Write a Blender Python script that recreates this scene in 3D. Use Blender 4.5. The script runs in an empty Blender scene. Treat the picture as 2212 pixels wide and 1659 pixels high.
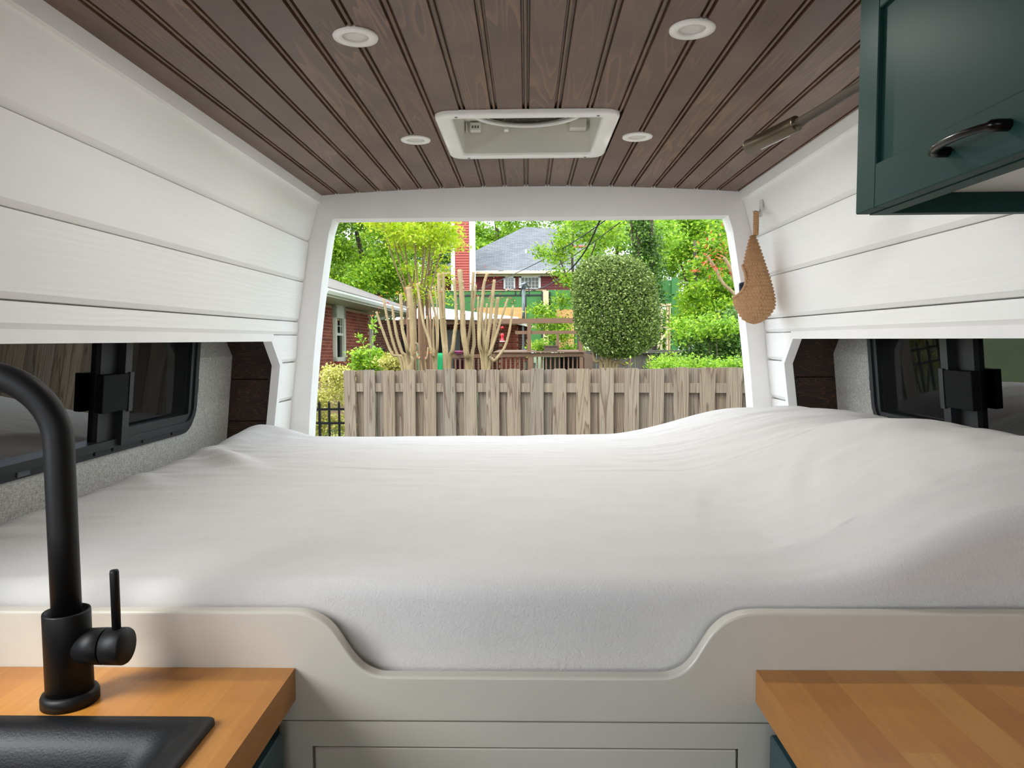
import bpy, math, random
import numpy as np
from mathutils import Vector, Matrix

random.seed(7)
RNG = np.random.default_rng(7)
S = bpy.context.scene
COL = S.collection
PI = math.pi

# ------------------------------------------------------------------ camera, world, lights, exposure
FPX, IW, IH = 1534.0, 2212.0, 1659.0
CAM = Vector((0.0, 0.0, 1.30))
CROT = (Matrix.Rotation(math.radians(1.2), 3, 'Z') @ Matrix.Rotation(math.radians(90 - 3.6), 3, 'X')
        @ Matrix.Rotation(math.radians(-0.3), 3, 'Z'))
cd = bpy.data.cameras.new('camera')
cam = bpy.data.objects.new('camera', cd)
COL.objects.link(cam)
cd.sensor_width = 36.0
cd.lens = FPX / IW * 36.0
cd.clip_start, cd.clip_end = 0.02, 400
cam.matrix_world = Matrix.Translation(CAM) @ CROT.to_4x4()
S.camera = cam

vs = S.view_settings
vs.view_transform, vs.look, vs.gamma, vs.use_curve_mapping = 'Standard', 'None', 1.0, False
vs.exposure = 0.0
S.cycles.max_bounces = 10
S.cycles.diffuse_bounces = 6
S.cycles.transparent_max_bounces = 16

world = bpy.data.worlds.new('world')
S.world = world
world.use_nodes = True
wn, wl = world.node_tree.nodes, world.node_tree.links
wn.clear()
wo = wn.new('ShaderNodeOutputWorld')
bg = wn.new('ShaderNodeBackground')
tc = wn.new('ShaderNodeTexCoord')
nz = wn.new('ShaderNodeTexNoise')
nz.inputs['Scale'].default_value = 3.0
nz.inputs['Detail'].default_value = 5.0
cr = wn.new('ShaderNodeValToRGB')
cr.color_ramp.elements[0].position, cr.color_ramp.elements[0].color = 0.38, (0.62, 0.80, 1.0, 1)
cr.color_ramp.elements[1].position, cr.color_ramp.elements[1].color = 0.58, (1.0, 1.0, 1.0, 1)
wl.new(tc.outputs['Generated'], nz.inputs['Vector'])
wl.new(nz.outputs['Fac'], cr.inputs['Fac'])
wl.new(cr.outputs['Color'], bg.inputs['Color'])
bg.inputs['Strength'].default_value = 4.4
wl.new(bg.outputs['Background'], wo.inputs['Surface'])

sd = bpy.data.lights.new('sun', 'SUN')
sd.energy, sd.angle, sd.color = 2.4, math.radians(14), (1.0, 0.96, 0.88)
sun = bpy.data.objects.new('sun', sd)
COL.objects.link(sun)
sun.rotation_euler = Vector((0.45, 0.55, -0.9)).to_track_quat('-Z', 'Y').to_euler()


def area(name, loc, direction, sx, sy, power, color=(1, 1, 1)):
    d = bpy.data.lights.new(name, 'AREA')
    d.shape, d.size, d.size_y, d.energy, d.color = 'RECTANGLE', sx, sy, power, color
    o = bpy.data.objects.new(name, d)
    COL.objects.link(o)
    o.location = loc
    o.rotation_euler = Vector(direction).to_track_quat('-Z', 'Z').to_euler()
    return o


# fill lamp added at the unseen windscreen, daylight lamp at the inferred kitchen window
area('windscreen_fill', (0.0, -2.55, 1.35), (0, 1, -0.05), 1.5, 0.8, 1.5, (1.0, 0.97, 0.92))
area('kitchen_window_daylight', (-1.00, 0.33, 1.44), (0.70, 0.50, -0.50), 0.46, 0.36, 7.5, (0.90, 0.94, 1.0))


# ------------------------------------------------------------------ helpers
def at(px, py, Y):
    """point of the place seen at that pixel, at distance Y along the van's axis"""
    d = CROT @ Vector(((px - IW / 2) / FPX, -(py - IH / 2) / FPX, -1.0))
    return CAM + d * (Y / d.y)


def px2m(n, Y):
    return n * Y / FPX


def tag(o, label=None, cat=None, group=None, kind=None):
    if label: o['label'] = label
    if cat: o['category'] = cat
    if group: o['group'] = group
    if kind: o['kind'] = kind
    return o


def empty(name, loc=(0, 0, 0), rot=None):
    o = bpy.data.objects.new(name, None)
    o.empty_display_size = 0.05
    COL.objects.link(o)
    o.location = loc
    if rot: o.rotation_euler = rot
    return o


def thing(name, label, cat, loc=(0, 0, 0), group=None, kind=None, rot=None):
    return tag(empty(name, loc, rot), label, cat, group, kind)


class MB:
    def __init__(self):
        self.v, self.f, self.s = [], [], []

    def add(self, vs_, fs, smooth=False):
        n = len(self.v)
        self.v += [tuple(p) for p in vs_]
        self.f += [tuple(i + n for i in f) for f in fs]
        self.s += [smooth] * len(fs)
        return self

    def hexa(self, p):
        return self.add(p, [(0, 3, 2, 1), (4, 5, 6, 7), (0, 1, 5, 4), (1, 2, 6, 5), (2, 3, 7, 6), (3, 0, 4, 7)])

    def box(self, a, b, bev=0.0):
        x0, y0, z0 = (min(a[i], b[i]) for i in range(3))
        x1, y1, z1 = (max(a[i], b[i]) for i in range(3))
        if bev <= 0:
            return self.hexa([(x0, y0, z0), (x1, y0, z0), (x1, y1, z0), (x0, y1, z0),
                              (x0, y0, z1), (x1, y0, z1), (x1, y1, z1), (x0, y1, z1)])
        e = min(bev, (x1 - x0) * .45, (y1 - y0) * .45, (z1 - z0) * .45)
        P, X, Y_, Z = [], (x0, x1), (y0, y1), (z0, z1)
        idx = {}
        for i in (0, 1):
            for j in (0, 1):
                for k in (0, 1):
                    sx, sy, sz = (1 - 2 * i) * e, (1 - 2 * j) * e, (1 - 2 * k) * e
                    for ax in range(3):
                        q = [X[i] + sx, Y_[j] + sy, Z[k] + sz]
                        q[ax] = (X[i], Y_[j], Z[k])[ax]
                        idx[i, j, k, ax] = len(P)
                        P.append(tuple(q))
        F = []
        g = lambda i, j, k, ax: idx[i, j, k, ax]
        for i in (0, 1):
            F.append([g(i, 0, 0, 0), g(i, 1, 0, 0), g(i, 1, 1, 0), g(i, 0, 1, 0)][::(-1 if i == 0 else 1)])
            F.append([g(0, i, 0, 1), g(1, i, 0, 1), g(1, i, 1, 1), g(0, i, 1, 1)][::(1 if i == 0 else -1)])
            F.append([g(0, 0, i, 2), g(1, 0, i, 2), g(1, 1, i, 2), g(0, 1, i, 2)][::(-1 if i == 0 else 1)])
        for i in (0, 1):
            for j in (0, 1):
                sgn = 1 if i == j else -1
                F.append([g(i, j, 0, 0), g(i, j, 0, 1), g(i, j, 1, 1), g(i, j, 1, 0)][::sgn])
                F.append([g(i, 0, j, 0), g(i, 1, j, 0), g(i, 1, j, 2), g(i, 0, j, 2)][::sgn])
                F.append([g(0, i, j, 1), g(0, i, j, 2), g(1, i, j, 2), g(1, i, j, 1)][::sgn])
        for i in (0, 1):
            for j in (0, 1):
                for k in (0, 1):
                    t = [g(i, j, k, 0), g(i, j, k, 1), g(i, j, k, 2)]
                    F.append(t[::-1] if (i + j + k) % 2 == 0 else t)
        return self.add(P, F)

    def prism(self, poly, axis, a, b, smooth=False):
        """poly: 2D points (in the two other axes, in x,y,z order), extruded along axis from a to b"""
        def mk(p, t):
            return {'x': (t, p[0], p[1]), 'y': (p[0], t, p[1]), 'z': (p[0], p[1], t)}[axis]
        n = len(poly)
        V = [mk(p, a) for p in poly] + [mk(p, b) for p in poly]
        self.add(V, [tuple(range(n)), tuple(range(2 * n - 1, n - 1, -1))])
        m = len(self.v) - 2 * n
        for i in range(n):
            j = (i + 1) % n
            self.f.append((m + i, m + n + i, m + n + j, m + j))
            self.s.append(smooth)
        return self

    def tube(self, pts, radii, n=12, caps=True, smooth=True, squash=1.0):
        pts = [Vector(p) for p in pts]
        if not hasattr(radii, '__len__'): radii = [radii] * len(pts)
        V, F = [], []
        up = None
        for i, p in enumerate(pts):
            t = (pts[min(i + 1, len(pts) - 1)] - pts[max(i - 1, 0)]).normalized()
            if up is None:
                up = Vector((0, 0, 1)) if abs(t.z) < 0.9 else Vector((0, 1, 0))
            a = t.cross(up)
            a = a.normalized() if a.length > 1e-6 else Vector((1, 0, 0))
            b = a.cross(t).normalized()
            up = b
            for k in range(n):
                w = 2 * PI * k / n
                V.append(p + a * math.cos(w) * radii[i] + b * math.sin(w) * radii[i] * squash)
        for i in range(len(pts) - 1):
            for k in range(n):
                F.append((i * n + k, i * n + (k + 1) % n, (i + 1) * n + (k + 1) % n, (i + 1) * n + k))
        self.add(V, F, smooth)
        if caps:
            m = len(self.v) - len(V)
            self.f.append(tuple(m + k for k in range(n - 1, -1, -1)))
            self.f.append(tuple(m + (len(pts) - 1) * n + k for k in range(n)))
            self.s += [False, False]
        return self

    def lathe(self, prof, center, axis=(0, 0, 1), n=32, smooth=True, cap=True):
        """prof: list of (radius, height along axis)"""
        axis = Vector(axis).normalized()
        ref = Vector((0, 0, 1)) if abs(axis.z) < 0.9 else Vector((1, 0, 0))
        a = axis.cross(ref).normalized()
        b = axis.cross(a)
        c = Vector(center)
        V, F = [], []
        for r, h in prof:
            for k in range(n):
                w = 2 * PI * k / n
                V.append(c + axis * h + (a * math.cos(w) + b * math.sin(w)) * r)
        for i in range(len(prof) - 1):
            for k in range(n):
                F.append((i * n + k, (i + 1) * n + k, (i + 1) * n + (k + 1) % n, i * n + (k + 1) % n))
        self.add(V, F, smooth)
        if cap:
            m = len(self.v) - len(V)
            for i, rev in ((0, False), (len(prof) - 1, True)):
                if prof[i][0] > 1e-6:
                    ring = [m + i * n + k for k in range(n)]
                    self.f.append(tuple(ring[::-1] if rev else ring))
                    self.s.append(False)
        return self

    def mesh(self, name):
        me = bpy.data.meshes.new(name)
        me.from_pydata([tuple(p) for p in self.v], [], self.f)
        me.polygons.foreach_set('use_smooth', self.s)
        me.validate()
        me.update()
        return me

    def build(self, name, mat, parent=None, fix=True):
        me = self.mesh(name)
        if fix:
            import bmesh
            bm = bmesh.new(); bm.from_mesh(me)
            bmesh.ops.recalc_face_normals(bm, faces=bm.faces[:])
            bm.to_mesh(me); bm.free()
        return link(name, me, mat, parent)


def link(name, me, mat, parent=None):
    o = bpy.data.objects.new(name, me)
    COL.objects.link(o)
    if mat is not None and not me.materials:
        me.materials.append(mat)
    if parent is not None:
        o.parent = parent
    return o


def bevel(o, w, seg=2, angle=35):
    m = o.modifiers.new('bevel', 'BEVEL')
    m.width, m.segments, m.limit_method, m.angle_limit = w, seg, 'ANGLE', math.radians(angle)
    return o


def sm(a, b, x):
    t = np.clip((x - a) / (b - a), 0, 1)
    return t * t * (3 - 2 * t)


def catmull(pts, n=6):
    pts = [Vector(p) for p in pts]
    P = [pts[0] * 2 - pts[1]] + pts + [pts[-1] * 2 - pts[-2]]
    out = []
    for i in range(1, len(P) - 2):
        for k in range(n):
            t = k / n
            a, b, c, d = P[i - 1], P[i], P[i + 1], P[i + 2]
            out.append(0.5 * ((2 * b) + (c - a) * t + (2 * a - 5 * b + 4 * c - d) * t * t + (3 * b - a - 3 * c + d) * t ** 3))
    out.append(pts[-1])
    return out


# ------------------------------------------------------------------ materials
def srgb(r, g, b):
    f = lambda c: (c / 255 / 12.92) if c / 255 <= 0.04045 else ((c / 255 + 0.055) / 1.055) ** 2.4
    return (f(r), f(g), f(b), 1)


def od(r, g, b, k_=0.36):
    c = srgb(r, g, b)
    return (c[0] * k_, c[1] * k_, c[2] * k_, 1)


def lf(r, g, b):
    return od(r, g, b, 0.78)


class NM:
    """small node-material builder"""
    def __init__(self, name, rough=0.5, color=(0.5, 0.5, 0.5, 1), metal=0.0, spec=0.5):
        self.m = bpy.data.materials.new(name)
        self.m.use_nodes = True
        self.n, self.l = self.m.node_tree.nodes, self.m.node_tree.links
        self.b = self.n['Principled BSDF']
        self.b.inputs['Base Color'].default_value = color
        self.b.inputs['Roughness'].default_value = rough
        self.b.inputs['Metallic'].default_value = metal
        self.b.inputs['Specular IOR Level'].default_value = spec

    def node(self, t, **kw):
        n = self.n.new(t)
        for k, v in kw.items():
            if k in n.inputs.keys(): n.inputs[k].default_value = v
            else: setattr(n, k, v)
        return n

    def coords(self, scale=(1, 1, 1), kind='Object', rnd=False, rot=(0, 0, 0)):
        t = self.node('ShaderNodeTexCoord')
        mp = self.node('ShaderNodeMapping')
        mp.inputs['Scale'].default_value = scale
        mp.inputs['Rotation'].default_value = rot
        self.l.new(t.outputs[kind], mp.inputs['Vector'])
        if rnd:
            oi = self.node('ShaderNodeObjectInfo')
            cx = self.node('ShaderNodeCombineXYZ')
            for i, k in enumerate((37.0, 91.0, 53.0)):
                mu = self.node('ShaderNodeMath', operation='MULTIPLY')
                mu.inputs[1].default_value = k
                self.l.new(oi.outputs['Random'], mu.inputs[0])
                self.l.new(mu.outputs[0], cx.inputs[i])
            self.l.new(cx.outputs[0], mp.inputs['Location'])
        return mp.outputs['Vector']

    def noise(self, vec, scale, detail=4, rough=0.55, dist=0.0):
        n = self.node('ShaderNodeTexNoise', Scale=scale, Detail=detail, Roughness=rough, Distortion=dist)
        self.l.new(vec, n.inputs['Vector'])
        return n.outputs['Fac']

    def wave(self, vec, scale, dist, detail=2, dscale=1.0, wtype='BANDS', direction='X'):
        n = self.node('ShaderNodeTexWave', Scale=scale, Distortion=dist, Detail=detail)
        n.inputs['Detail Scale'].default_value = dscale
        n.wave_type = wtype
        n.bands_direction = direction
        self.l.new(vec, n.inputs['Vector'])
        return n.outputs['Fac']

    def ramp(self, fac, stops):
        r = self.node('ShaderNodeValToRGB')
        e = r.color_ramp.elements
        while len(e) < len(stops): e.new(0.5)
        for i, (p, c) in enumerate(stops):
            e[i].position = p
            e[i].color = c if hasattr(c, '__len__') else (c, c, c, 1)
        self.l.new(fac, r.inputs['Fac'])
        return r.outputs['Color']

    def mix(self, fac, a, b, mode='MIX'):
        n = self.node('ShaderNodeMix', data_type='RGBA', blend_type=mode)
        for s, v in ((0, fac), (6, a), (7, b)):
            if hasattr(v, 'node'): self.l.new(v, n.inputs[s])
            else: n.inputs[s].default_value = v
        return n.outputs[2]

    def objrand(self):
        return self.node('ShaderNodeObjectInfo').outputs['Random']

    def island(self):
        return self.node('ShaderNodeNewGeometry').outputs['Random Per Island']

    def color(self, c):
        self.l.new(c, self.b.inputs['Base Color'])
        return self

    def rough(self, c):
        self.l.new(c, self.b.inputs['Roughness'])
        return self

    def bump(self, h, strength=0.3, dist=0.001):
        b = self.node('ShaderNodeBump', Strength=strength, Distance=dist)
        self.l.new(h, b.inputs['Height'])
        self.l.new(b.outputs['Normal'], self.b.inputs['Normal'])
        return self


def plain(name, col, rough=0.5, metal=0.0, spec=0.5, bumpy=0.0, bscale=200):
    k = NM(name, rough, col, metal, spec)
    v = k.coords()
    n = k.noise(v, 9, 3)
    k.color(k.mix(n, tuple(c * 0.94 for c in col[:3]) + (1,), tuple(min(1, c * 1.05) for c in col[:3]) + (1,)))
    if bumpy:
        k.bump(k.noise(v, bscale, 2), bumpy, 0.001)
    return k.m


M = {}
M['white_paint'] = plain('white paint', srgb(240, 238, 236), 0.42, bumpy=0.03, bscale=120)
k = NM('white painted plank', 0.40)
v = k.coords((9, 1.2, 9), rnd=True)
g = k.wave(v, 2.2, 9.0, 3, 1.2, direction='Z')
k.color(k.mix(k.noise(v, 2.0), srgb(236, 235, 232), srgb(244, 243, 240)))
k.bump(g, 0.10, 0.0012)
M['white_plank'] = k.m
M['cream_paint'] = plain('cream white paint', srgb(214, 208, 194), 0.35, bumpy=0.02, bscale=90)

# stained tongue and groove ceiling boards
def contour(k, vec, scale, freq, lo=0.86, hi=0.99, detail=2):
    """growth-ring lines: contour lines of a stretched noise"""
    mp_ = k.node('ShaderNodeMapping'); mp_.inputs['Scale'].default_value = scale
    k.l.new(vec, mp_.inputs['Vector'])
    n_ = k.noise(mp_.outputs['Vector'], 1.0, detail, 0.45, 0.3)
    mu = k.node('ShaderNodeMath', operation='MULTIPLY'); mu.inputs[1].default_value = freq
    k.l.new(n_, mu.inputs[0])
    fr = k.node('ShaderNodeMath', operation='FRACT')
    k.l.new(mu.outputs[0], fr.inputs[0])
    return k.ramp(fr.outputs[0], [(0.0, 0.0), (lo, 0.15), (hi, 1.0), (1.0, 0.0)])


k = NM('stained ceiling board', 0.36)
v = k.coords((1, 1, 1), rnd=True)
rings = contour(k, v, (11, 1.1, 11), 17, 0.55, 0.93)
mp2 = k.node('ShaderNodeMapping'); mp2.inputs['Scale'].default_value = (110, 4, 110)
k.l.new(v, mp2.inputs['Vector'])
fine = k.noise(mp2.outputs['Vector'], 3, 3)
blot = k.noise(v, 4.5, 4, 0.6)
base = k.mix(k.ramp(blot, [(0.3, 0.0), (0.7, 1.0)]), srgb(80, 58, 46), srgb(112, 87, 68))
base = k.mix(k.ramp(k.objrand(), [(0.0, 0.0), (1.0, 0.5)]), base, srgb(88, 54, 38))
base = k.mix(k.mix(1.0, k.ramp(rings, [(0, 0.0), (1, 0.62)]), k.ramp(k.noise(v, 2.3, 2), [(0.40, 0.0), (0.60, 1.0)]), 'MULTIPLY'), base, srgb(146, 108, 76))
base = k.mix(k.ramp(fine, [(0.35, 0.0), (0.75, 0.14)]), base, srgb(50, 38, 32))
vo = k.node('ShaderNodeTexVoronoi', Scale=1.0)
mp3 = k.node('ShaderNodeMapping'); mp3.inputs['Scale'].default_value = (6, 2.4, 6)
k.l.new(v, mp3.inputs['Vector']); k.l.new(mp3.outputs['Vector'], vo.inputs['Vector'])
knot = k.ramp(vo.outputs['Distance'], [(0.0, 0.8), (0.05, 0.45), (0.09, 0.0)])
base = k.mix(knot, base, srgb(44, 30, 24))
k.color(base)
k.bump(fine, 0.04, 0.0005)
M['ceiling_wood'] = k.m

k = NM('dark stained plank', 0.45)
v = k.coords((1, 1, 1), rnd=True)
mp = k.node('ShaderNodeMapping'); mp.inputs['Scale'].default_value = (5, 5, 22)
k.l.new(v, mp.inputs['Vector'])
fig = contour(k, v, (5, 5, 24), 14, 0.75, 0.97)
k.color(k.mix(k.ramp(fig, [(0.0, 0.0), (1.0, 0.6)]), srgb(36, 22, 15), srgb(110, 66, 40)))
M['dark_wood'] = k.m

# butcher block
k = NM('butcher block', 0.30)
v = k.coords((1, 1, 1), rnd=True)
mp = k.node('ShaderNodeMapping'); mp.inputs['Scale'].default_value = (60, 5, 60)
k.l.new(v, mp.inputs['Vector'])
gr = k.noise(mp.outputs['Vector'], 2, 5, 0.6, 0.6)
c = k.ramp(k.objrand(), [(0.0, srgb(182, 118, 46)), (0.35, srgb(198, 136, 60)), (0.7, srgb(190, 126, 52)), (1.0, srgb(210, 152, 76))])
c = k.mix(k.ramp(gr, [(0.35, 0.0), (0.75, 0.32)]), c, srgb(150, 92, 40))
k.color(c)
M['butcher'] = k.m

# fabrics
k = NM('white fleece', 0.95, spec=0.15)
v = k.coords()
k.color(k.mix(k.noise(v, 14), srgb(216, 213, 209), srgb(227, 224, 220)))
h1 = k.noise(v, 240, 3, 0.6, 0.5)
k.bump(h1, 0.6, 0.0016)
k.b.inputs['Sheen Weight'].default_value = 0.15
M['fleece'] = k.m
k = NM('grey linen', 0.9, spec=0.2)
v = k.coords((1, 1, 1))
w1 = k.wave(v, 260, 1.5, 2, 3, direction='Y')
w2 = k.wave(v, 260, 1.5, 2, 3, direction='Z')
mpa = k.node('ShaderNodeMapping'); mpa.inputs['Scale'].default_value = (1, 90, 620)
k.l.new(v, mpa.inputs['Vector'])
mpb = k.node('ShaderNodeMapping'); mpb.inputs['Scale'].default_value = (1, 620, 90)
k.l.new(v, mpb.inputs['Vector'])
na, nb = k.noise(mpa.outputs['Vector'], 1.3, 3), k.noise(mpb.outputs['Vector'], 1.3, 3)
mm = k.mix(0.5, na, nb)
k.color(k.ramp(mm, [(0.38, srgb(140, 138, 132)), (0.50, srgb(174, 172, 166)), (0.61, srgb(204, 202, 196))]))
k.bump(k.mix(0.5, w1, w2), 0.2, 0.0006)
M['linen'] = k.m

M['green_paint'] = plain('dark green cabinet paint', srgb(32, 64, 58), 0.5, spec=0.10)
M['green_paint_base'] = plain('grey green cabinet paint', srgb(52, 80, 84), 0.4)
M['cabinet_under'] = plain('cabinet underside laminate', srgb(196, 196, 190), 0.4)
M['black_metal'] = plain('matte black metal', srgb(16, 16, 17), 0.5, spec=0.3)
M['bronze_dark'] = plain('dark bronze', srgb(30, 27, 25), 0.25, 0.6)
M['bronze'] = plain('brushed bronze nickel', srgb(100, 90, 74), 0.3, 0.9)
M['neck'] = plain('gooseneck sleeve', srgb(66, 57, 48), 0.6)
M['sink'] = plain('black composite', srgb(17, 18, 20), 0.5, spec=0.35, bumpy=0.35, bscale=420)
M['frame_black'] = plain('black window frame', srgb(30, 31, 33), 0.45, spec=0.4)
M['latch'] = plain('matte black latch', srgb(9, 9, 9), 0.7, spec=0.15)
M['rubber'] = plain('black rubber', srgb(12, 12, 12), 0.6)
M['plug'] = plain('weep cover', srgb(82, 84, 88), 0.45)
M['plastic'] = plain('white plastic', srgb(238, 236, 230), 0.35)
M['plastic_in'] = plain('white recess plastic', srgb(222, 220, 208), 0.4)
M['led'] = plain('diffuser', srgb(214, 210, 204), 0.3)
k = NM('fan screen', 0.7)
v = k.coords()
k.color(k.ramp(k.noise(v, 120, 3, 0.7), [(0.5, srgb(40, 42, 32)), (0.62, srgb(70, 70, 54)), (0.72, srgb(190, 186, 160))]))
M['fan_screen'] = k.m
M['screw'] = plain('screw steel', srgb(120, 120, 120), 0.35, 0.8)
M['navy'] = plain('navy cloth', srgb(30, 44, 62), 0.9)
M['clear'] = plain('clear plastic hook', srgb(214, 214, 210), 0.2)
M['floor'] = plain('floor vinyl', srgb(120, 100, 80), 0.5)
M['shell'] = plain('van shell', srgb(214, 212, 206), 0.5)
k = NM('crochet yarn', 0.95, spec=0.15)
v = k.coords()
k.color(k.mix(k.noise(v, 60), srgb(166, 126, 90), srgb(202, 164, 124)))
k.bump(k.noise(v, 900, 2), 0.4, 0.0006)
M['crochet'] = k.m


def glass(name, tint, ior=1.5, extra=0.0, rough=0.0):
    k = NM(name)
    k.n.remove(k.b)
    tr = k.node('ShaderNodeBsdfTransparent', Color=tint)
    gl = k.node('ShaderNodeBsdfGlossy', Color=(1, 1, 1, 1), Roughness=rough)
    fr = k.node('ShaderNodeFresnel', IOR=ior)
    ad = k.node('ShaderNodeMath', operation='ADD')
    ad.inputs[1].default_value = extra
    ad.use_clamp = True
    mx = k.node('ShaderNodeMixShader')
    k.l.new(fr.outputs[0], ad.inputs[0])
    k.l.new(ad.outputs[0], mx.inputs[0])
    k.l.new(tr.outputs[0], mx.inputs[1])
    k.l.new(gl.outputs[0], mx.inputs[2])
    k.l.new(mx.outputs[0], k.n['Material Output'].inputs['Surface'])
    return k.m


M['tint_glass'] = glass('tinted glass', (0.10, 0.115, 0.105, 1), 1.7, 0.06)
M['pane_glass'] = glass('house glass', (0.25, 0.28, 0.27, 1), 1.5, 0.03)
k = NM('insect screen', 0.8)
k.n.remove(k.b)
tr = k.node('ShaderNodeBsdfTransparent', Color=(1, 1, 1, 1))
df = k.node('ShaderNodeBsdfDiffuse', Color=(0.02, 0.02, 0.02, 1))
mx = k.node('ShaderNodeMixShader')
mx.inputs[0].default_value = 0.36
k.l.new(tr.outputs[0], mx.inputs[1]); k.l.new(df.outputs[0], mx.inputs[2])
k.l.new(mx.outputs[0], k.n['Material Output'].inputs['Surface'])
M['mesh'] = k.m


def leafmat(name, stops, trans=0.45, gloss=0.35):
    k = NM(name, 0.5)
    col = k.ramp(k.island(), stops)
    k.color(col)
    k.b.inputs['Roughness'].default_value = gloss
    tl = k.node('ShaderNodeBsdfTranslucent')
    k.l.new(col, tl.inputs['Color'])
    mx = k.node('ShaderNodeMixShader')
    mx.inputs[0].default_value = trans
    k.l.new(k.b.outputs[0], mx.inputs[1]); k.l.new(tl.outputs[0], mx.inputs[2])
    k.l.new(mx.outputs[0], k.n['Material Output'].inputs['Surface'])
    return k.m


M['leaf_yellow'] = leafmat('yellow green leaves', [(0, lf(150, 186, 30)), (0.5, lf(196, 220, 40)), (1, lf(226, 230, 60))], 0.5)
M['leaf_mid'] = leafmat('mid green leaves', [(0, lf(84, 130, 24)), (0.5, lf(142, 190, 40)), (1, lf(200, 226, 60))], 0.5)
M['leaf_fresh'] = leafmat('fresh green leaves', [(0, lf(96, 142, 34)), (0.5, lf(150, 198, 46)), (1, lf(198, 228, 76))], 0.5)
M['leaf_dark'] = leafmat('dark green leaves', [(0, lf(44, 76, 24)), (0.6, lf(84, 128, 42)), (1, lf(146, 182, 76))], 0.3)
M['leaf_topiary'] = leafmat('small dusty leaves', [(0, lf(58, 74, 24)), (0.35, lf(98, 124, 44)), (0.75, lf(140, 164, 68)), (1, lf(190, 202, 132))], 0.3, 0.6)
M['leaf_variegated'] = leafmat('variegated yellow leaves', [(0, lf(140, 150, 40)), (0.4, lf(206, 200, 90)), (1, lf(240, 232, 150))], 0.4)
M['leaf_red'] = leafmat('red sprout leaves', [(0, lf(190, 60, 40)), (0.6, lf(222, 100, 70)), (1, lf(210, 150, 60))], 0.4)


def bark(name, a, b, scale=(30, 30, 4)):
    k = NM(name, 0.8)
    v = k.coords(scale)
    n = k.noise(v, 1.0, 5, 0.6)
    k.color(k.mix(n, a, b))
    k.bump(n, 0.4, 0.004)
    return k.m


M['myrtle_bark'] = bark('smooth tan bark', od(136, 110, 70, .5), od(212, 188, 138, .56), (26, 26, 7))
M['grey_bark'] = bark('grey brown bark', od(86, 74, 58), od(140, 122, 96))
M['pink_bark'] = bark('pinkish bark', od(150, 110, 80), od(206, 160, 120))

k = NM('weathered fence wood', 0.8)
v = k.coords((1, 1, 1), rnd=True)
mp = k.node('ShaderNodeMapping'); mp.inputs['Scale'].default_value = (14, 14, 0.9)
k.l.new(v, mp.inputs['Vector'])
fig = contour(k, v, (8, 8, 0.30), 13, 0.4, 0.92)
mp2 = k.node('ShaderNodeMapping'); mp2.inputs['Scale'].default_value = (90, 90, 2.5)
k.l.new(v, mp2.inputs['Vector'])
fine = k.noise(mp2.outputs['Vector'], 1.5, 4)
c = k.ramp(k.objrand(), [(0.0, od(172, 150, 122, .43)), (0.35, od(186, 168, 142, .43)), (0.7, od(168, 154, 134, .43)), (1.0, od(192, 170, 138, .43))])
c = k.mix(k.ramp(fig, [(0.0, 0.0), (0.6, 0.15), (1.0, 0.8)]), c, od(112, 72, 42))
c = k.mix(k.ramp(fine, [(0.35, 0.0), (0.75, 0.5)]), c, od(96, 82, 68))
vo = k.node('ShaderNodeTexVoronoi', Scale=1.0)
mp3 = k.node('ShaderNodeMapping'); mp3.inputs['Scale'].default_value = (8, 8, 2.2)
k.l.new(v, mp3.inputs['Vector']); k.l.new(mp3.outputs['Vector'], vo.inputs['Vector'])
c = k.mix(k.ramp(vo.outputs['Distance'], [(0.0, 0.9), (0.09, 0.5), (0.14, 0.0)]), c, od(96, 64, 42))
k.color(c)
k.bump(fine, 0.3, 0.002)
M['fence'] = k.m
M['grey_fence'] = bark('old grey fence wood', od(96, 90, 80), od(150, 142, 128), (20, 20, 1.5))
M['deck'] = bark('brown deck stain', od(128, 94, 70, 0.5), od(158, 120, 92, 0.5), (3, 20, 20))
M['iron'] = plain('black iron', od(14, 14, 17, .3), 0.6, spec=0.15)


def brickmat(name):
    k = NM(name, 0.85)
    c = k.ramp(k.objrand(), [(0.0, od(124, 50, 34, .62)), (0.5, od(152, 66, 44, .62)), (1.0, od(170, 80, 56, .62))])
    v = k.coords((1, 1, 1), rnd=True)
    k.color(k.mix(k.ramp(k.noise(v, 25, 3), [(0.35, 0.0), (0.8, 0.4)]), c, od(92, 42, 34)))
    return k.m


M['brick'] = brickmat('red brick')
M['mortar'] = plain('mortar', od(196, 160, 128, .6), 0.9)
k = NM('brickwork', 0.85)
bt = k.node('ShaderNodeTexBrick', Scale=1.0, Color1=od(122, 52, 40), Color2=od(146, 66, 50), Mortar=od(176, 140, 112))
bt.inputs['Brick Width'].default_value = 0.215
bt.inputs['Row Height'].default_value = 0.0775
bt.inputs['Mortar Size'].default_value = 0.009
v = k.coords(rot=(PI / 2, 0, 0))
k.l.new(v, bt.inputs['Vector'])
k.color(bt.outputs['Color'])
M['brickwork'] = k.m
k = NM('grey shingles', 0.9)
bt = k.node('ShaderNodeTexBrick', Scale=1.0, Color1=od(128, 132, 136, .5), Color2=od(154, 158, 160, .5), Mortar=od(104, 108, 114, .5))
bt.inputs['Brick Width'].default_value = 0.22
bt.inputs['Row Height'].default_value = 0.055
bt.inputs['Mortar Size'].default_value = 0.008
v = k.coords(rot=(PI / 2, 0, 0))
k.l.new(v, bt.inputs['Vector'])
k.color(bt.outputs['Color'])
M['shingle'] = k.m
M['roof_brown'] = bark('brown grey shingles', od(120, 112, 106, 0.5), od(160, 150, 142, 0.5), (8, 8, 8))
M['soffit'] = plain('white house trim', od(224, 224, 206, 0.62), 0.5)
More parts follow.
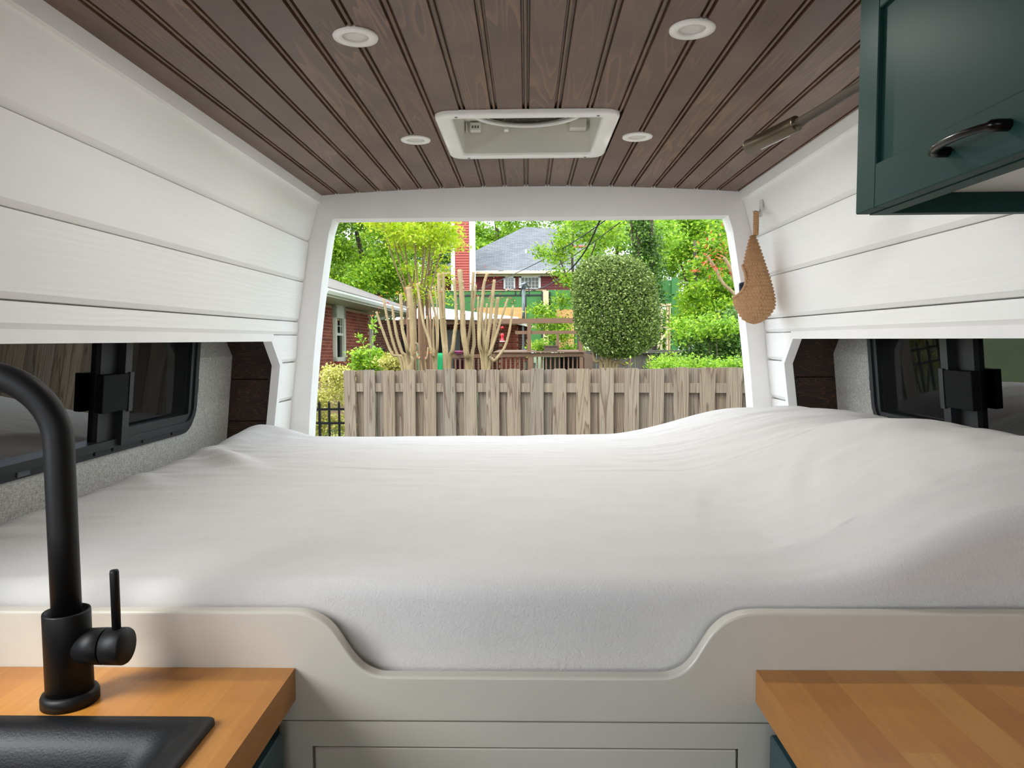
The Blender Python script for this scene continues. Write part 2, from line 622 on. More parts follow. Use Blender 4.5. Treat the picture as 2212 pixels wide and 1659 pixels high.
M['trim_white'] = plain('bright white trim', od(246, 246, 242, 0.75), 0.5)
M['cream_trim'] = plain('cream trim', od(244, 226, 186, 0.7), 0.5)
M['red_siding'] = plain('red siding', od(196, 84, 72, 0.62), 0.6)
M['red_siding_dark'] = plain('dark red siding', od(158, 64, 62, 0.5), 0.6)
M['sheathing'] = plain('green sheathing', od(76, 150, 72, 0.52), 0.7)
M['tape'] = plain('black seam tape', od(34, 38, 44), 0.6)
M['osb'] = bark('raw plywood', od(224, 160, 84, 0.6), od(250, 206, 140, 0.6), (3, 3, 9))
M['lumber'] = bark('pale framing lumber', od(232, 206, 150, 0.7), od(250, 230, 184, 0.7), (20, 20, 2))
M['white_roof'] = plain('white metal roof', od(240, 242, 244, 0.75), 0.5)
M['galv'] = plain('galvanised pipe', od(150, 158, 162, 0.55), 0.45, 0.4)
M['wire'] = plain('cable', od(24, 26, 26), 0.6)
M['towel'] = plain('green beach towel', od(30, 180, 110, 0.6), 0.95)
M['pink'] = plain('pink plastic', od(226, 110, 170, 0.6), 0.5)
M['white_pot'] = plain('white pot', od(236, 240, 246, 0.6), 0.5)
M['dark_pot'] = plain('dark planter', od(56, 50, 62), 0.6)
M['maroon'] = plain('maroon cloth', od(92, 20, 46), 0.9)
M['door_grey'] = plain('grey storm door', od(150, 148, 140), 0.4)
M['red_plastic'] = plain('red glass', od(210, 26, 40, 0.7), 0.2)
M['concrete'] = plain('concrete', od(190, 186, 180), 0.9)
M['mint'] = plain('mint pot', od(196, 220, 196), 0.5)
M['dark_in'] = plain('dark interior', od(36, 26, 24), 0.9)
M['brown_box'] = plain('brown planter box', od(122, 92, 80), 0.7)
k = NM('lawn', 0.95)
v = k.coords()
k.color(k.mix(k.noise(v, 3, 6), od(70, 96, 36), od(120, 142, 62)))
M['lawn'] = k.m

# ------------------------------------------------------------------ van interior: shell
XC = 0.012
YR = 2.62
PROF = [(0.0, 0.90), (0.80, 0.905), (0.96, 0.900), (1.082, 0.885), (1.222, 0.868), (1.37, 0.855), (1.515, 0.832), (1.661, 0.810),
        (1.744, 0.786), (1.800, 0.770), (1.832, 0.764), (1.975, 0.745)]


def wz(z):
    for (a, wa), (b, wb) in zip(PROF, PROF[1:]):
        if z <= b:
            return wa + (wb - wa) * (z - a) / (b - a)
    return PROF[-1][1]


def ceil_z(x):
    return 1.854 - 0.026 * ((x - XC) / 0.764) ** 2


fl = MB().box((-1.2, -2.6, -0.06), (1.2, YR, 0.0)).build('floor', M['floor'])
tag(fl, 'brown vinyl van floor under the bed and cabinets', 'floor', kind='structure')

# ceiling: each tongue and groove board is a piece of its own
ceil = thing('ceiling', 'gently arched ceiling of dark stained beaded boards', 'ceiling', kind='structure')
MB().box((-1.0, -2.6, 1.965), (1.0, YR + 0.1, 2.0)).build('roof_panel', M['shell'], ceil)
PW = 0.0767
pr = [(0.0085, 0.0), (0.0682, 0.0), (0.0700, -0.0075), (0.0728, -0.0075), (0.0742, -0.001), (0.0767, 0.0002),
      (0.0792, -0.001), (0.0806, -0.0075), (0.0834, -0.0075), (0.0852, 0.0)]
prof = [(u - PW / 2 - 0.0085 + 0.0085, -d) for u, d in pr]
u0, u1 = prof[0][0], prof[-1][0]
poly = prof + [(u1, 0.016), (u0, 0.016)]
cms = [MB().prism(poly, 'y', a, b).mesh('board') for a, b in ((-2.5, YR), (-2.5, 1.775), (2.150, YR))]
for i in range(-10, 11):
    xm = i * PW + PW / 2
    if abs(xm - XC) > 0.80: continue
    for cm in (cms[1:] if abs(xm - 0.003) < 0.20 else cms[:1]):
        o = link('board', cm, M['ceiling_wood'], ceil)
        o.location = (xm, 0, ceil_z(xm))
        o.rotation_euler = (0, math.atan(2 * 0.026 * (xm - XC) / 0.764 ** 2), 0)

SEAMS = [0.80, 0.94, 1.082, 1.222, 1.37, 1.515, 1.661, 1.81]
OPZ = 1.297           # top of the window opening


def plank_poly(s, z0, z1):
    """cross section (x,z) of a wall plank between heights z0 and z1, with a chamfered lower edge"""
    a, b = z0 + 0.001, z1 - 0.003
    out = lambda z, t: XC + s * (wz(z) + t)
    return [(out(a + 0.011, 0), a + 0.011), (out(b - 0.001, 0), b - 0.001), (out(b, 0.001), b), (out(b, 0.016), b),
            (out(a, 0.016), a), (out(a, 0.008), a)]


def wall(s, nm):
    W = thing('wall_' + nm, 'white shiplap wall on the %s side of the van with a window recess' % ('sink' if s < 0 else 'green cabinet'),
              'wall', kind='structure')
    X = lambda z, t=0.0: XC + s * (wz(z) + t)
    # full-length planks above the opening
    for z0, z1 in ((1.37, 1.515), (1.515, 1.661), (1.661, 1.812), (OPZ + 0.0225, 1.37)):
        MB().prism(plank_poly(s, z0, z1), 'y', 0.66, YR - 0.002).build('plank', M['white_plank'], W)
    # short planks between the opening and the rear pillar
    for z0, z1 in ((1.222, OPZ + 0.024), (1.082, 1.222), (0.94, 1.082), (0.80, 0.94)):
        P = plank_poly(s, z0, z1)
        ys = [2.460 if z1 < 1.3 else 2.460 - 0.104 * min(1.0, max(0.0, (z - 1.219) / 0.098)) for _, z in P]
        n6 = len(P)
        m = MB()
        m.add([(x, y, z) for (x, z), y in zip(P, ys)] + [(x, YR - 0.002, z) for x, z in P],
              [tuple(range(n6)), tuple(range(2 * n6 - 1, n6 - 1, -1))] + [(i, n6 + i, n6 + (i + 1) % n6, (i + 1) % n6) for i in range(n6)])
        m.build('plank', M['white_plank'], W)
    # flat face frame around the opening: head strip, chamfered corner, jamb
    zt, zc = OPZ, 1.213
    fx = lambda z, d=0.0: XC + s * (wz(z) + d)

    def slab(path):
        """path of (y, z, y_outer, z_outer): a strip of the frame, 26 mm deep"""
        m = MB()
        for (ya, za, yb, zb), (yc, zc_, yd, zd) in zip(path, path[1:]):
            m.hexa([(fx(za, -0.003), ya, za), (fx(za, 0.026), ya, za), (fx(zc_, 0.026), yc, zc_), (fx(zc_, -0.003), yc, zc_),
                    (fx(zb, -0.003), yb, zb), (fx(zb, 0.026), yb, zb), (fx(zd, 0.026), yd, zd), (fx(zd, -0.003), yd, zd)])
        return m
    slab([(0.66, zt, 0.66, zt + 0.024), (2.345, zt, 2.357, zt + 0.024)]).build('opening_head', M['white_paint'], W)
    slab([(2.3452, zt, 2.3572, zt + 0.024), (2.441, zc, 2.466, zc + 0.006)]).build('opening_corner', M['white_paint'], W)
    zj = np.linspace(zc, 0.80, 7)
    slab([(2.4412, z, 2.466, z + 0.006 * (i == 0)) for i, z in enumerate(zj)]).build('opening_jamb', M['white_paint'], W)
    # cornice strip under the ceiling boards
    m = MB()
    a, b = 1.797, 1.845
    m.prism([(XC + s * (wz(a) - 0.010), a), (XC + s * (wz(b) - 0.004), b), (XC + s * (wz(b) + 0.03), b), (XC + s * (wz(a) + 0.004), a)],
            'y', -2.5, YR - 0.002).build('cornice', M['white_paint'], W)
    # recess: upholstered panel with a hole for the window, covers, dark boards at the rear end
    R = lambda z: 1.044 + 0.098 * max(0, 1.246 - z) if z <= 1.246 else 1.044 + 0.36 * (z - 1.246)
    RP = lambda z: 1.044 + 0.098 * (1.246 - z)          # plane the window lies in
    WY0, WY1, WZ0, WZ1 = 1.02, 2.19, 1.045, 1.40
    pts = lambda fn, za, zb, ya, yb, n=6: None
    m = MB()

    def strip(ya, yb, za, zb, fn):
        zs = np.linspace(za, zb, 9)
        zs = sorted(set(list(zs) + ([1.246] if za < 1.246 < zb else [])))
        for z0, z1 in zip(zs, zs[1:]):
            p = [(XC + s * fn(z0), z0), (XC + s * fn(z1), z1), (XC + s * (fn(z1) + 0.012), z1), (XC + s * (fn(z0) + 0.012), z0)]
            m.prism(p, 'y', ya, yb)
    strip(0.70, WY1, 0.72, WZ0, RP)
    strip(0.70, WY0, WZ0, 1.46, RP)
    strip(WY0, WY1, WZ1, 1.46, RP)
    strip(WY1, 2.475, 0.72, 1.46, R)
    m.build('upholstered_panel', M['linen'], W)
    MB().box((X(1.4, 0.02), 0.66, 1.45), (XC + s * 1.16, 2.5, 1.47)).build('recess_cover', M['shell'], W)
    MB().box((X(.8, -0.02), 0.66, 0.70), (XC + s * 1.16, 2.5, 0.72)).build('recess_bottom', M['shell'], W)
    MB().box((X(1.3, 0.005), 0.66, 0.70), (XC + s * 1.16, 0.70, 1.47)).build('recess_end', M['shell'], W)
    MB().box((XC + s * 0.925, 2.487, 0.70), (XC + s * 1.16, 2.60, 1.47)).build('recess_end', M['dark_wood'], W)
    for z0, z1 in ((0.80, 0.908), (0.909, 1.017), (1.018, 1.164), (1.166, 1.45)):
        MB().box((XC + s * 0.902, 2.470, z0), (XC + s * 1.13, 2.486, z1), 0.002).build('dark_board', M['dark_wood'], W)
    # body panel behind everything: keeps daylight out
    zs = [z for z, _ in PROF] 
    m = MB()
    for z0, z1 in zip(zs, zs[1:]):
        if z1 <= 1.2 or True:
            y0s = [( -2.5, YR)] if z0 >= 1.36 else [(-2.5, 0.68), (2.488, YR)]
            for ya, yb in y0s:
                segs = [(ya, yb)]
                if s < 0 and z0 >= 1.0 and z1 <= 1.67:      # kitchen window
                    segs = [(ya, 0.06), (0.60, yb)] if ya < 0 else segs
                for p, q in segs:
                    m.prism([(X(z0, 0.0185), z0), (X(z1, 0.0185), z1), (X(z1, 0.05), z1), (X(z0, 0.05), z0)], 'y', p, q)
    m.build('body_panel', M['shell'], W)
    return W, RP, (WY0, WY1, WZ0, WZ1)


WL, RPL, WREC = wall(-1, 'left')
WR, RPR, _ = wall(1, 'right')

# rear frame: header beam and two pillars
wb = thing('wall_back', 'white rear door frame with arched header and two pillars', 'wall', kind='structure')
HB = 1.744
top = [(XC + t * 0.80, ceil_z(XC + t * 0.80) + 0.013) for t in np.linspace(1, -1, 25)]
MB().prism([(XC - wz(HB) - 0.03, HB), (XC + wz(HB) + 0.03, HB)] + top, 'y', YR, YR + 0.085).build('header', M['white_paint'], wb)
INN = np.polyfit([1.752, 1.536, 1.219, 0.943], [0.726, 0.763, 0.804, 0.828], 2)
for s in (-1, 1):
    zs = np.linspace(0.5, HB + 0.002, 24)
    outer = [(XC + s * (wz(z) + 0.03), z) for z in zs]
    inner = []
    for z in zs:
        w = float(np.polyval(INN, z))
        if z > HB - 0.02: w -= 0.006 * ((z - HB + 0.02) / 0.02) ** 2
        inner.append((XC + s * w, z))
    MB().prism(outer + inner[::-1], 'y', YR + 0.001, YR + 0.085).build('pillar', M['white_paint'], wb)
MB().box((-1.0, YR + 0.001, 1.868), (1.0, YR + 0.08, 1.97)).build('upper_panel', M['shell'], wb)
MB().box((-1.0, YR + 0.09, 0), (1.0, YR + 0.11, 0.80)).build('lower_panel', M['shell'], wb)

# front of the van (behind the camera): bulkhead with windscreen opening
wf = thing('wall_front', 'cab end of the van with a wide windscreen opening', 'wall', kind='structure')
MB().box((-1.0, -2.6, 0), (1.0, -2.55, 0.95)).build('dash_panel', M['shell'], wf)
MB().box((-1.0, -2.6, 1.75), (1.0, -2.55, 1.93)).build('head_panel', M['shell'], wf)
for s in (-1, 1):
    MB().box((s * 0.78, -2.6, 0.95), (s * 1.0, -2.55, 1.75)).build('side_panel', M['shell'], wf)


# ------------------------------------------------------------------ sliding windows in the recesses
def slider(s, n, RP):
    Wn = thing('window_%d' % n, 'black framed sliding window with insect screen in the %s side recess' % ('sink' if s < 0 else 'green cabinet'),
               'window', kind='structure')
    y0, y1, z0, z1 = 1.00, 2.205, 1.018, 1.42
    # local frame: u along y, v up the tilted panel, n towards the room
    o = Vector((XC + s * RP(z0), 0, z0))
    tv = Vector((XC + s * RP(z1), 0, z1)) - o
    L = tv.length
    ev = tv / L
    en = Vector((-s * ev.z, 0, s * ev.x)).normalized()
    if en.x * s > 0: en = -en

    def P(u, v_, d):
        return o + Vector((0, u, 0)) + ev * v_ + en * d

    def bar(m, u0, v0, u1, v1, d0, d1):
        m.hexa([P(u0, v0, d0), P(u1, v0, d0), P(u1, v1, d0), P(u0, v1, d0),
                P(u0, v0, d1), P(u1, v0, d1), P(u1, v1, d1), P(u0, v1, d1)])

    def rring(m, u0, v0, u1, v1, r, w, d0, d1, corners=(1, 1), n=7):
        """frame with rounded rear corners"""
        def loop(off):
            a, b, c, d = u0 + off, v0 + off, u1 - off, v1 - off
            rr = max(r - off, 0.002)
            pts = []
            for cx, cy, st, rad in ((c - rr, b + rr, -PI / 2, rr), (c - rr, d - rr, 0, rr), (a + rr, d - rr, PI / 2, rr), (a + rr, b + rr, PI, rr)):
                for i in range(n):
                    t = st + PI / 2 * i / (n - 1)
                    pts.append((cx + rad * math.cos(t), cy + rad * math.sin(t)))
            return pts
        A, B = loop(0), loop(w)
        N = len(A)
        V = [P(u, v_, d1) for u, v_ in A] + [P(u, v_, d1) for u, v_ in B] + [P(u, v_, d0) for u, v_ in A] + [P(u, v_, d0) for u, v_ in B]
        F = []
        for i in range(N):
            j = (i + 1) % N
            F += [(i, j, N + j, N + i), (i, 2 * N + i, 2 * N + j, j), (N + i, N + j, 3 * N + j, 3 * N + i)]
        m.add(V, F)
    m = MB()
    rring(m, y0, 0.0, y1, L, 0.075, 0.020, -0.002, 0.006)
    m.build('flange', M['frame_black'], Wn)
    m = MB()
    rring(m, y0 + 0.018, 0.018, y1 - 0.016, L - 0.02, 0.065, 0.020, -0.03, 0.016)
    m.build('frame', M['frame_black'], Wn)
    ym = 1.765
    m = MB()
    bar(m, ym - 0.004, 0.022, ym + 0.026, L - 0.02, 0.0, 0.026)
    m.build('screen_stile', M['frame_black'], Wn)
    m = MB()
    bar(m, ym - 0.075, 0.03, ym - 0.004, L - 0.02, -0.012, 0.006)
    m.build('meeting_rail', M['rubber'], Wn)
    m = MB()
    rring(m, ym + 0.026, 0.038, y1 - 0.036, L - 0.03, 0.03, 0.022, -0.004, 0.010)
    m.build('screen_frame', M['frame_black'], Wn)
    m = MB()
    bar(m, ym + 0.04, 0.05, y1 - 0.05, L - 0.05, 0.0022, 0.0030)
    m.build('insect_screen', M['mesh'], Wn)
    m = MB()
    bar(m, ym - 0.06, 0.03, y1 - 0.03, L - 0.03, -0.020, -0.016)
    m.build('pane', M['tint_glass'], Wn)
    m = MB()
    bar(m, y0 + 0.03, 0.03, ym - 0.01, L - 0.03, -0.010, -0.006)
    m.build('pane', M['tint_glass'], Wn)
    # latch
    m = MB()
    bar(m, ym - 0.098, 0.112, ym + 0.012, 0.205, 0.010, 0.029)
    lt = bevel(m.build('latch', M['latch'], Wn), 0.002)
    m = MB()
    bar(m, ym + 0.012, 0.108, ym + 0.030, 0.208, 0.020, 0.031)
    m.build('finger_pull', M['frame_black'], lt)
    # screws and weep covers
    for yy in (1.61, 1.685, 1.76, 1.90, 2.06, 1.36):
        m = MB()
        c = P(yy, 0.010, 0.006)
        m.lathe([(0.0045, 0.0), (0.0045, 0.002), (0.002, 0.0035), (0.0, 0.0035)], c, en, 10)
        m.build('screw', M['rubber'], Wn)
    for vv in (0.10, 0.20):
        m = MB()
        m.lathe([(0.0045, 0.0), (0.0045, 0.002), (0.002, 0.0035), (0.0, 0.0035)], P(y1 - 0.008, vv, 0.006), en, 10)
        m.build('screw', M['rubber'], Wn)
    for yy in (1.42, 1.54):
        m = MB()
        bar(m, yy, 0.004, yy + 0.038, 0.017, 0.006, 0.009)
        bevel(m.build('weep_cover', M['plug'], Wn), 0.003)
    m = MB()
    bar(m, y1 - 0.014, 0.12, y1 - 0.003, 0.165, 0.006, 0.012)
    bevel(m.build('weep_cover', M['rubber'], Wn), 0.002)
    return Wn


slider(-1, 1, RPL)
slider(1, 2, RPR)

# ------------------------------------------------------------------ bed
BY = 0.87
base = thing('bed_surround', 'cream painted bed front with scalloped rail and drawer below', 'bed base', (0, 0, 0))


def rail_top():
    pts = [(-0.93, 0.958), (-0.35, 0.958)]
    L = [(-0.300, 0.958), (-0.282, 0.956), (-0.262, 0.948), (-0.246, 0.934), (-0.234, 0.916), (-0.222, 0.898), (-0.208, 0.884), (-0.190, 0.876), (-0.172, 0.8745)]
    pts += [tuple(p)[:2] for p in catmull([(x, z, 0) for x, z in L], 4)]
    Rr = [(0.158, 0.8745), (0.178, 0.876), (0.196, 0.884), (0.209, 0.898), (0.220, 0.916), (0.232, 0.934), (0.248, 0.948), (0.268, 0.956), (0.290, 0.958)]
    pts += [tuple(p)[:2] for p in catmull([(x, z, 0) for x, z in Rr], 4)]
    pts += [(0.35, 0.958), (0.93, 0.958)]
    return pts


rt = rail_top()
m = MB()
nn = len(rt)
V = [(x, BY, z) for x, z in rt] + [(x, BY, 0.816) for x, z in rt] + [(x, BY + 0.019, z) for x, z in rt] + [(x, BY + 0.019, 0.816) for x, z in rt]
F = []
for i in range(nn - 1):
    F += [(i, nn + i, nn + i + 1, i + 1), (2 * nn + i, 2 * nn + i + 1, 3 * nn + i + 1, 3 * nn + i),
          (i, i + 1, 2 * nn + i + 1, 2 * nn + i), (nn + i, 3 * nn + i, 3 * nn + i + 1, nn + i + 1)]
F += [(0, 2 * nn, 3 * nn, nn), (nn - 1, 2 * nn - 1, 4 * nn - 1, 3 * nn - 1)]
m.add(V, F)
bevel(m.build('scalloped_rail', M['cream_paint'], base), 0.003, 3, 40)
# lower face frame with the drawer front set into it
m = MB()
yf = BY + 0.002
m.box((-0.318, yf, 0.782), (0.316, yf + 0.018, 0.815))
m.box((-0.318, yf, 0.0), (-0.276, yf + 0.018, 0.782))
m.box((0.266, yf, 0.0), (0.316, yf + 0.018, 0.782))
m.box((-0.90, yf + 0.0186, 0.0), (0.92, yf + 0.022, 0.84))
m.build('face_frame', M['cream_paint'], base)
MB().box((-0.2735, yf + 0.001, 0.45), (0.2632, yf + 0.0185, 0.7795), 0.0015).build('drawer_front', M['cream_paint'], base)
plt = MB().box((-0.88, BY + 0.035, 0.72), (0.90, 2.40, 0.76)).build('bed_platform', M['cream_paint'])
tag(plt, 'white platform board carrying the mattress', 'platform')

# fleece covered mattress with two pillows under the cover, as one cloth surface
NX = 420
xs = np.linspace(-1.052, 1.072, NX)
rows = []
zt = 0.985
for z in np.linspace(0.80, 0.959, 10): rows.append((0.899, z, 0.0 if z < 0.85 else (z - 0.85) / 0.109 * 0.95))
for a in np.linspace(0, 90, 9)[1:]:
    rows.append((0.899 + 0.026 * (1 - math.cos(math.radians(a))), 0.959 + 0.026 * math.sin(math.radians(a)), 0.95 + 0.05 * a / 90))
for y in np.linspace(0.929, 2.335, 330): rows.append((y, zt, 1.0))
for a in np.linspace(0, 90, 9)[1:]:
    rows.append((2.335 + 0.055 * math.sin(math.radians(a)), zt - 0.055 * (1 - math.cos(math.radians(a))), 1.0 - 0.15 * a / 90))
for z in np.linspace(0.92, 0.80, 4): rows.append((2.392, z, 0.6))
RY = np.array([r[0] for r in rows])[:, None]
RZ = np.array([r[1] for r in rows])[:, None]
RW = np.array([r[2] for r in rows])[:, None]
GX = np.broadcast_to(xs[None, :], (len(rows), NX))
GY = np.broadcast_to(RY, GX.shape)


def lattice(seed, X_, Y_, sx, sy):
    """smooth value noise"""
    r = np.random.default_rng(seed)
    T = r.random((64, 64))
    a, b = X_ * sx + 20.3, Y_ * sy + 11.7
    i, j = np.floor(a).astype(int), np.floor(b).astype(int)
    fa, fb = a - i, b - j
    fa, fb = fa * fa * (3 - 2 * fa), fb * fb * (3 - 2 * fb)
    g = lambda p, q: T[p % 64, q % 64]
    return (g(i, j) * (1 - fa) + g(i + 1, j) * fa) * (1 - fb) + (g(i, j + 1) * (1 - fa) + g(i + 1, j + 1) * fa) * fb - 0.5


# pillows
A1 = sm(0.30, 0.74, GX - 0.05 * np.sin((GY - 0.9) * 3)) * (1 - 0.30 * sm(0.86, 1.07, GX))
B1 = (0.35 + 0.65 * sm(0.86, 1.25, GY)) * (1 - 0.45 * sm(1.55, 1.86, GY))
A2 = sm(0.46, 0.86, GX) * (1 - 0.25 * sm(0.92, 1.07, GX))
B2 = sm(1.62, 1.98, GY) * (1 - 0.35 * sm(2.12, 2.34, GY))
PIL = np.maximum(0.140 * A1 * B1, 0.078 * A2 * B2)
PIL = PIL + 0.30 * np.minimum(0.140 * A1 * B1, 0.078 * A2 * B2)
corner = sm(0.36, 0.62, GX) * (1 - sm(0.90, 1.30, GY)) * 0.05
PIL = PIL + corner
# sag towards the walls and general softness
edgeL = 1 - sm(0.0, 0.17, GX + 1.052)
DZ = -0.062 * edgeL ** 1.4
DZ = DZ + 0.012 * lattice(1, GX, GY, 2.0, 2.2)
# long soft wrinkles running across the bed
U = GY + 0.05 * np.sin(GX * 2.2 + 0.6) + 0.10 * PIL / 0.1 * 0.35
wr = lattice(2, GX, U, 2.6, 22) * 0.0036 + lattice(3, GX, U, 7, 50) * 0.0014
wr = wr * (0.55 + 0.9 * sm(0.15, 0.5, GX) + 0.8 * (1 - sm(-0.9, -0.5, GX)))
# folds fanning out from the wall side
U2 = GY * 0.9 - (GX + 1.05) * 0.55
fold = lattice(4, GX * 0.6, U2, 2, 15) * 0.030 * (1 - sm(0.06, 0.42, GX + 1.05)) * sm(1.35, 1.75, GY)
bump1 = 0.022 * np.exp(-(((GX + 0.80) * 0.75 + (GY - 1.86) * 0.66) / 0.040) ** 2 - (((GX + 0.80) * -0.66 + (GY - 1.86) * 0.75) / 0.17) ** 2)
bump1 = bump1 + 0.008 * np.exp(-(((GX + 0.90) * 0.75 + (GY - 1.62) * 0.66) / 0.035) ** 2 - (((GX + 0.90) * -0.66 + (GY - 1.62) * 0.75) / 0.14) ** 2)
crease = -0.0025 * np.exp(-((U - 1.71) / 0.006) ** 2) * sm(-0.75, -0.4, GX)
pwr = lattice(6, (GX * 0.75 - GY * 0.66), (GX * 0.66 + GY * 0.75), 1.6, 19) * 0.0058 * sm(0.2, 0.55, GX) * (1 - 0.6 * sm(1.7, 2.2, GY))
# cloth bunched in the rear corner on the sink side
bunch = 0.026 * np.exp(-(((GX + 0.885) * 0.75 - (GY - 2.30) * 0.30) / 0.060) ** 2) * sm(1.98, 2.32, GY)
corn2 = 0.008 * np.exp(-(((GX + 0.78) / 0.05) ** 2)) * sm(2.15, 2.3, GY)
rad_p = np.sqrt((GX - 0.95) ** 2 + ((GY - 1.05) * 0.8) ** 2)
drag = lattice(9, np.arctan2(GY - 1.05, GX - 0.95) * 1.2, rad_p, 1.2, 30) * 0.0055 * sm(0.18, 0.34, rad_p) * (1 - sm(0.55, 0.8, rad_p)) * sm(0.95, 1.10, GY)
gath = np.maximum(0, lattice(10, GX * 0.5, GY - 0.45 * (GX + 1.05), 2, 13)) * 0.016 * (1 - sm(0.02, 0.34, GX + 1.05)) * sm(1.2, 1.5, GY)
micro = lattice(12, GX, GY + 0.03 * np.sin(GX * 5), 9, 34) * 0.0028
Z = RZ + RW * (PIL + DZ + wr + fold + bump1 + crease + pwr + bunch + corn2 + drag + gath + micro)
yy = GY + np.where(RW < 0.99, lattice(8, GX, RZ, 6, 5) * 0.006, 0.0)
nr = len(rows)
verts = np.stack([GX, yy, Z], -1).reshape(-1, 3)
quads = (np.arange(nr - 1)[:, None] * NX + np.arange(NX - 1)[None, :]).reshape(-1)
faces = np.stack([quads, quads + 1, quads + 1 + NX, quads + NX], -1)


def npmesh(name, verts, faces, smooth=True):
    me = bpy.data.meshes.new(name)
    k_ = faces.shape[1]
    me.vertices.add(len(verts))
    me.vertices.foreach_set('co', np.ascontiguousarray(verts, dtype=np.float32).ravel())
    me.loops.add(faces.size)
    me.loops.foreach_set('vertex_index', np.ascontiguousarray(faces, dtype=np.int32).ravel())
    me.polygons.add(len(faces))
    me.polygons.foreach_set('loop_start', np.arange(0, faces.size, k_, dtype=np.int32))
    me.polygons.foreach_set('use_smooth', np.full(len(faces), smooth, dtype=bool))
    me.update(calc_edges=True)
    me.validate()
    return me


bed = link('mattress', npmesh('mattress', verts, faces), M['fleece'])
tag(bed, 'wide mattress under a white fleece cover bulging over pillows by the green cabinet side', 'mattress')

# ------------------------------------------------------------------ countertops, cabinets, sink, faucet
CT, CTH = 0.886, 0.041


def countertop(label, x0, x1, y0, y1, hole=None):
    T = thing('countertop', label, 'countertop', (0, 0, 0), group='butcher block countertops')
    rnd = random.Random(3 if x0 < 0 else 5)
    x = x0
    while x < x1 - 1e-4:
        w = min(0.043, x1 - x)
        if x1 - x - w < 0.012: w = x1 - x
        y = y1
        first = True
        while y > y0 + 1e-4:
            l = rnd.uniform(0.06, 0.24) if first else rnd.uniform(0.2, 0.36)
            first = False
            ya = max(y0, y - l)
            segs = [(x, x + w, ya, y)]
            if hole:
                hx0, hx1, hy0, hy1 = hole
                out = []
                for a, b, c, d in segs:
                    if b <= hx0 or a >= hx1 or d <= hy0 or c >= hy1:
                        out.append((a, b, c, d)); continue
                    if d > hy1: out.append((a, b, hy1, d))
                    if c < hy0: out.append((a, b, c, hy0))
                    c2, d2 = max(c, hy0), min(d, hy1)
                    if a < hx0: out.append((a, hx0, c2, d2))
                    if b > hx1: out.append((hx1, b, c2, d2))
                segs = out
            for a, b, c, d in segs:
                if b - a > 0.002 and d - c > 0.002:
                    MB().box((a, c, CT - CTH), (b, d, CT)).build('stave', M['butcher'], T)
            y = ya
        x += w
    return T


SX0, SX1, SY0, SY1 = -0.79, -0.338, 0.31, 0.741
countertop('butcher block countertop with black sink and faucet', -0.872, -0.295, -0.2, BY - 0.001, (SX0 + .012, SX1 - .012, SY0 + .012, SY1 - .012))
countertop('bare butcher block countertop below the green wall cabinet', 0.285, 0.868, -0.2, BY - 0.001)
for s, lab in ((-1, 'grey green base cabinet under the sink countertop'), (1, 'grey green base cabinet under the bare countertop')):
    c = thing('base_cabinet', lab, 'cabinet', (0, 0, 0))
    xa, xb = (-0.845, -0.318) if s < 0 else (0.309, 0.868)
    zb = CT - CTH - 0.001
    m = MB()
    m.box((xa, -0.18, 0.08), (xb, BY - 0.004, 0.10))
    m.box((xa, BY - 0.022, 0.10), (xb, BY - 0.004, zb))
    m.box((xa, -0.18, 0.10), (xb, -0.16, zb))
    xi = xb if s < 0 else xa
    m.box((xi, -0.16, 0.0), (xi - s * -1 * 0.018 if s < 0 else xi + 0.018, BY - 0.022, zb))
    m.box((xa if s < 0 else xb - 0.018, -0.16, 0.10), (xa + 0.018 if s < 0 else xb, BY - 0.022, zb))
    m.build('carcass', M['green_paint_base'], c)
    xd = xb if s < 0 else xa
    for y0 in (-0.14, 0.36):
        d = MB().box((xd + (0 if s < 0 else -0.016), y0, 0.12), (xd + (0.016 if s < 0 else 0), y0 + 0.48, 0.82), 0.002).build('door', M['green_paint_base'], c)
        xh = xd + (0.030 if s < 0 else -0.030)
        MB().tube([(xd + (0.014 if s < 0 else -0.014), y0 + 0.36, 0.76), (xh, y0 + 0.37, 0.76), (xh, y0 + 0.43, 0.76), (xd + (0.014 if s < 0 else -0.014), y0 + 0.44, 0.76)], 0.005, 8).build('handle', M['bronze_dark'], d)

# sink: rim and basin as one moulded bowl
sk = thing('sink', 'black granite composite drop-in sink in the wooden countertop', 'sink', ((SX0 + SX1) / 2, (SY0 + SY1) / 2, 0))


def rrect(x0, y0, x1, y1, r, n=6):
    P = []
    for cx, cy, st in ((x1 - r, y1 - r, 0), (x0 + r, y1 - r, PI / 2), (x0 + r, y0 + r, PI), (x1 - r, y0 + r, 1.5 * PI)):
        for i in range(n):
            t = st + PI / 2 * i / (n - 1)
            P.append((cx + r * math.cos(t), cy + r * math.sin(t)))
    return P


m = MB()
loops = []
ox, oy = (SX0 + SX1) / 2, (SY0 + SY1) / 2
hw, hh = (SX1 - SX0) / 2, (SY1 - SY0) / 2
for off, z, r in ((0.0, CT + 0.0005, 0.007), (0.0005, CT + 0.006, 0.007), (0.003, CT + 0.0080, 0.006), (0.016, CT + 0.0078, 0.010), (0.028, CT + 0.005, 0.025),
                  (0.042, CT - 0.012, 0.035), (0.050, CT - 0.040, 0.04), (0.056, CT - 0.17, 0.045), (0.075, CT - 0.195, 0.05), (0.15, CT - 0.2, 0.03)):
    loops.append([(x, y, z) for x, y in rrect(-hw + off, -hh + off, hw - off, hh - off, r)])
N = len(loops[0])
V = [p for l in loops for p in l]
F = []
for i in range(len(loops) - 1):
    for j in range(N):
        F.append((i * N + j, i * N + (j + 1) % N, (i + 1) * N + (j + 1) % N, (i + 1) * N + j))
F.append(tuple((len(loops) - 1) * N + j for j in range(N)))
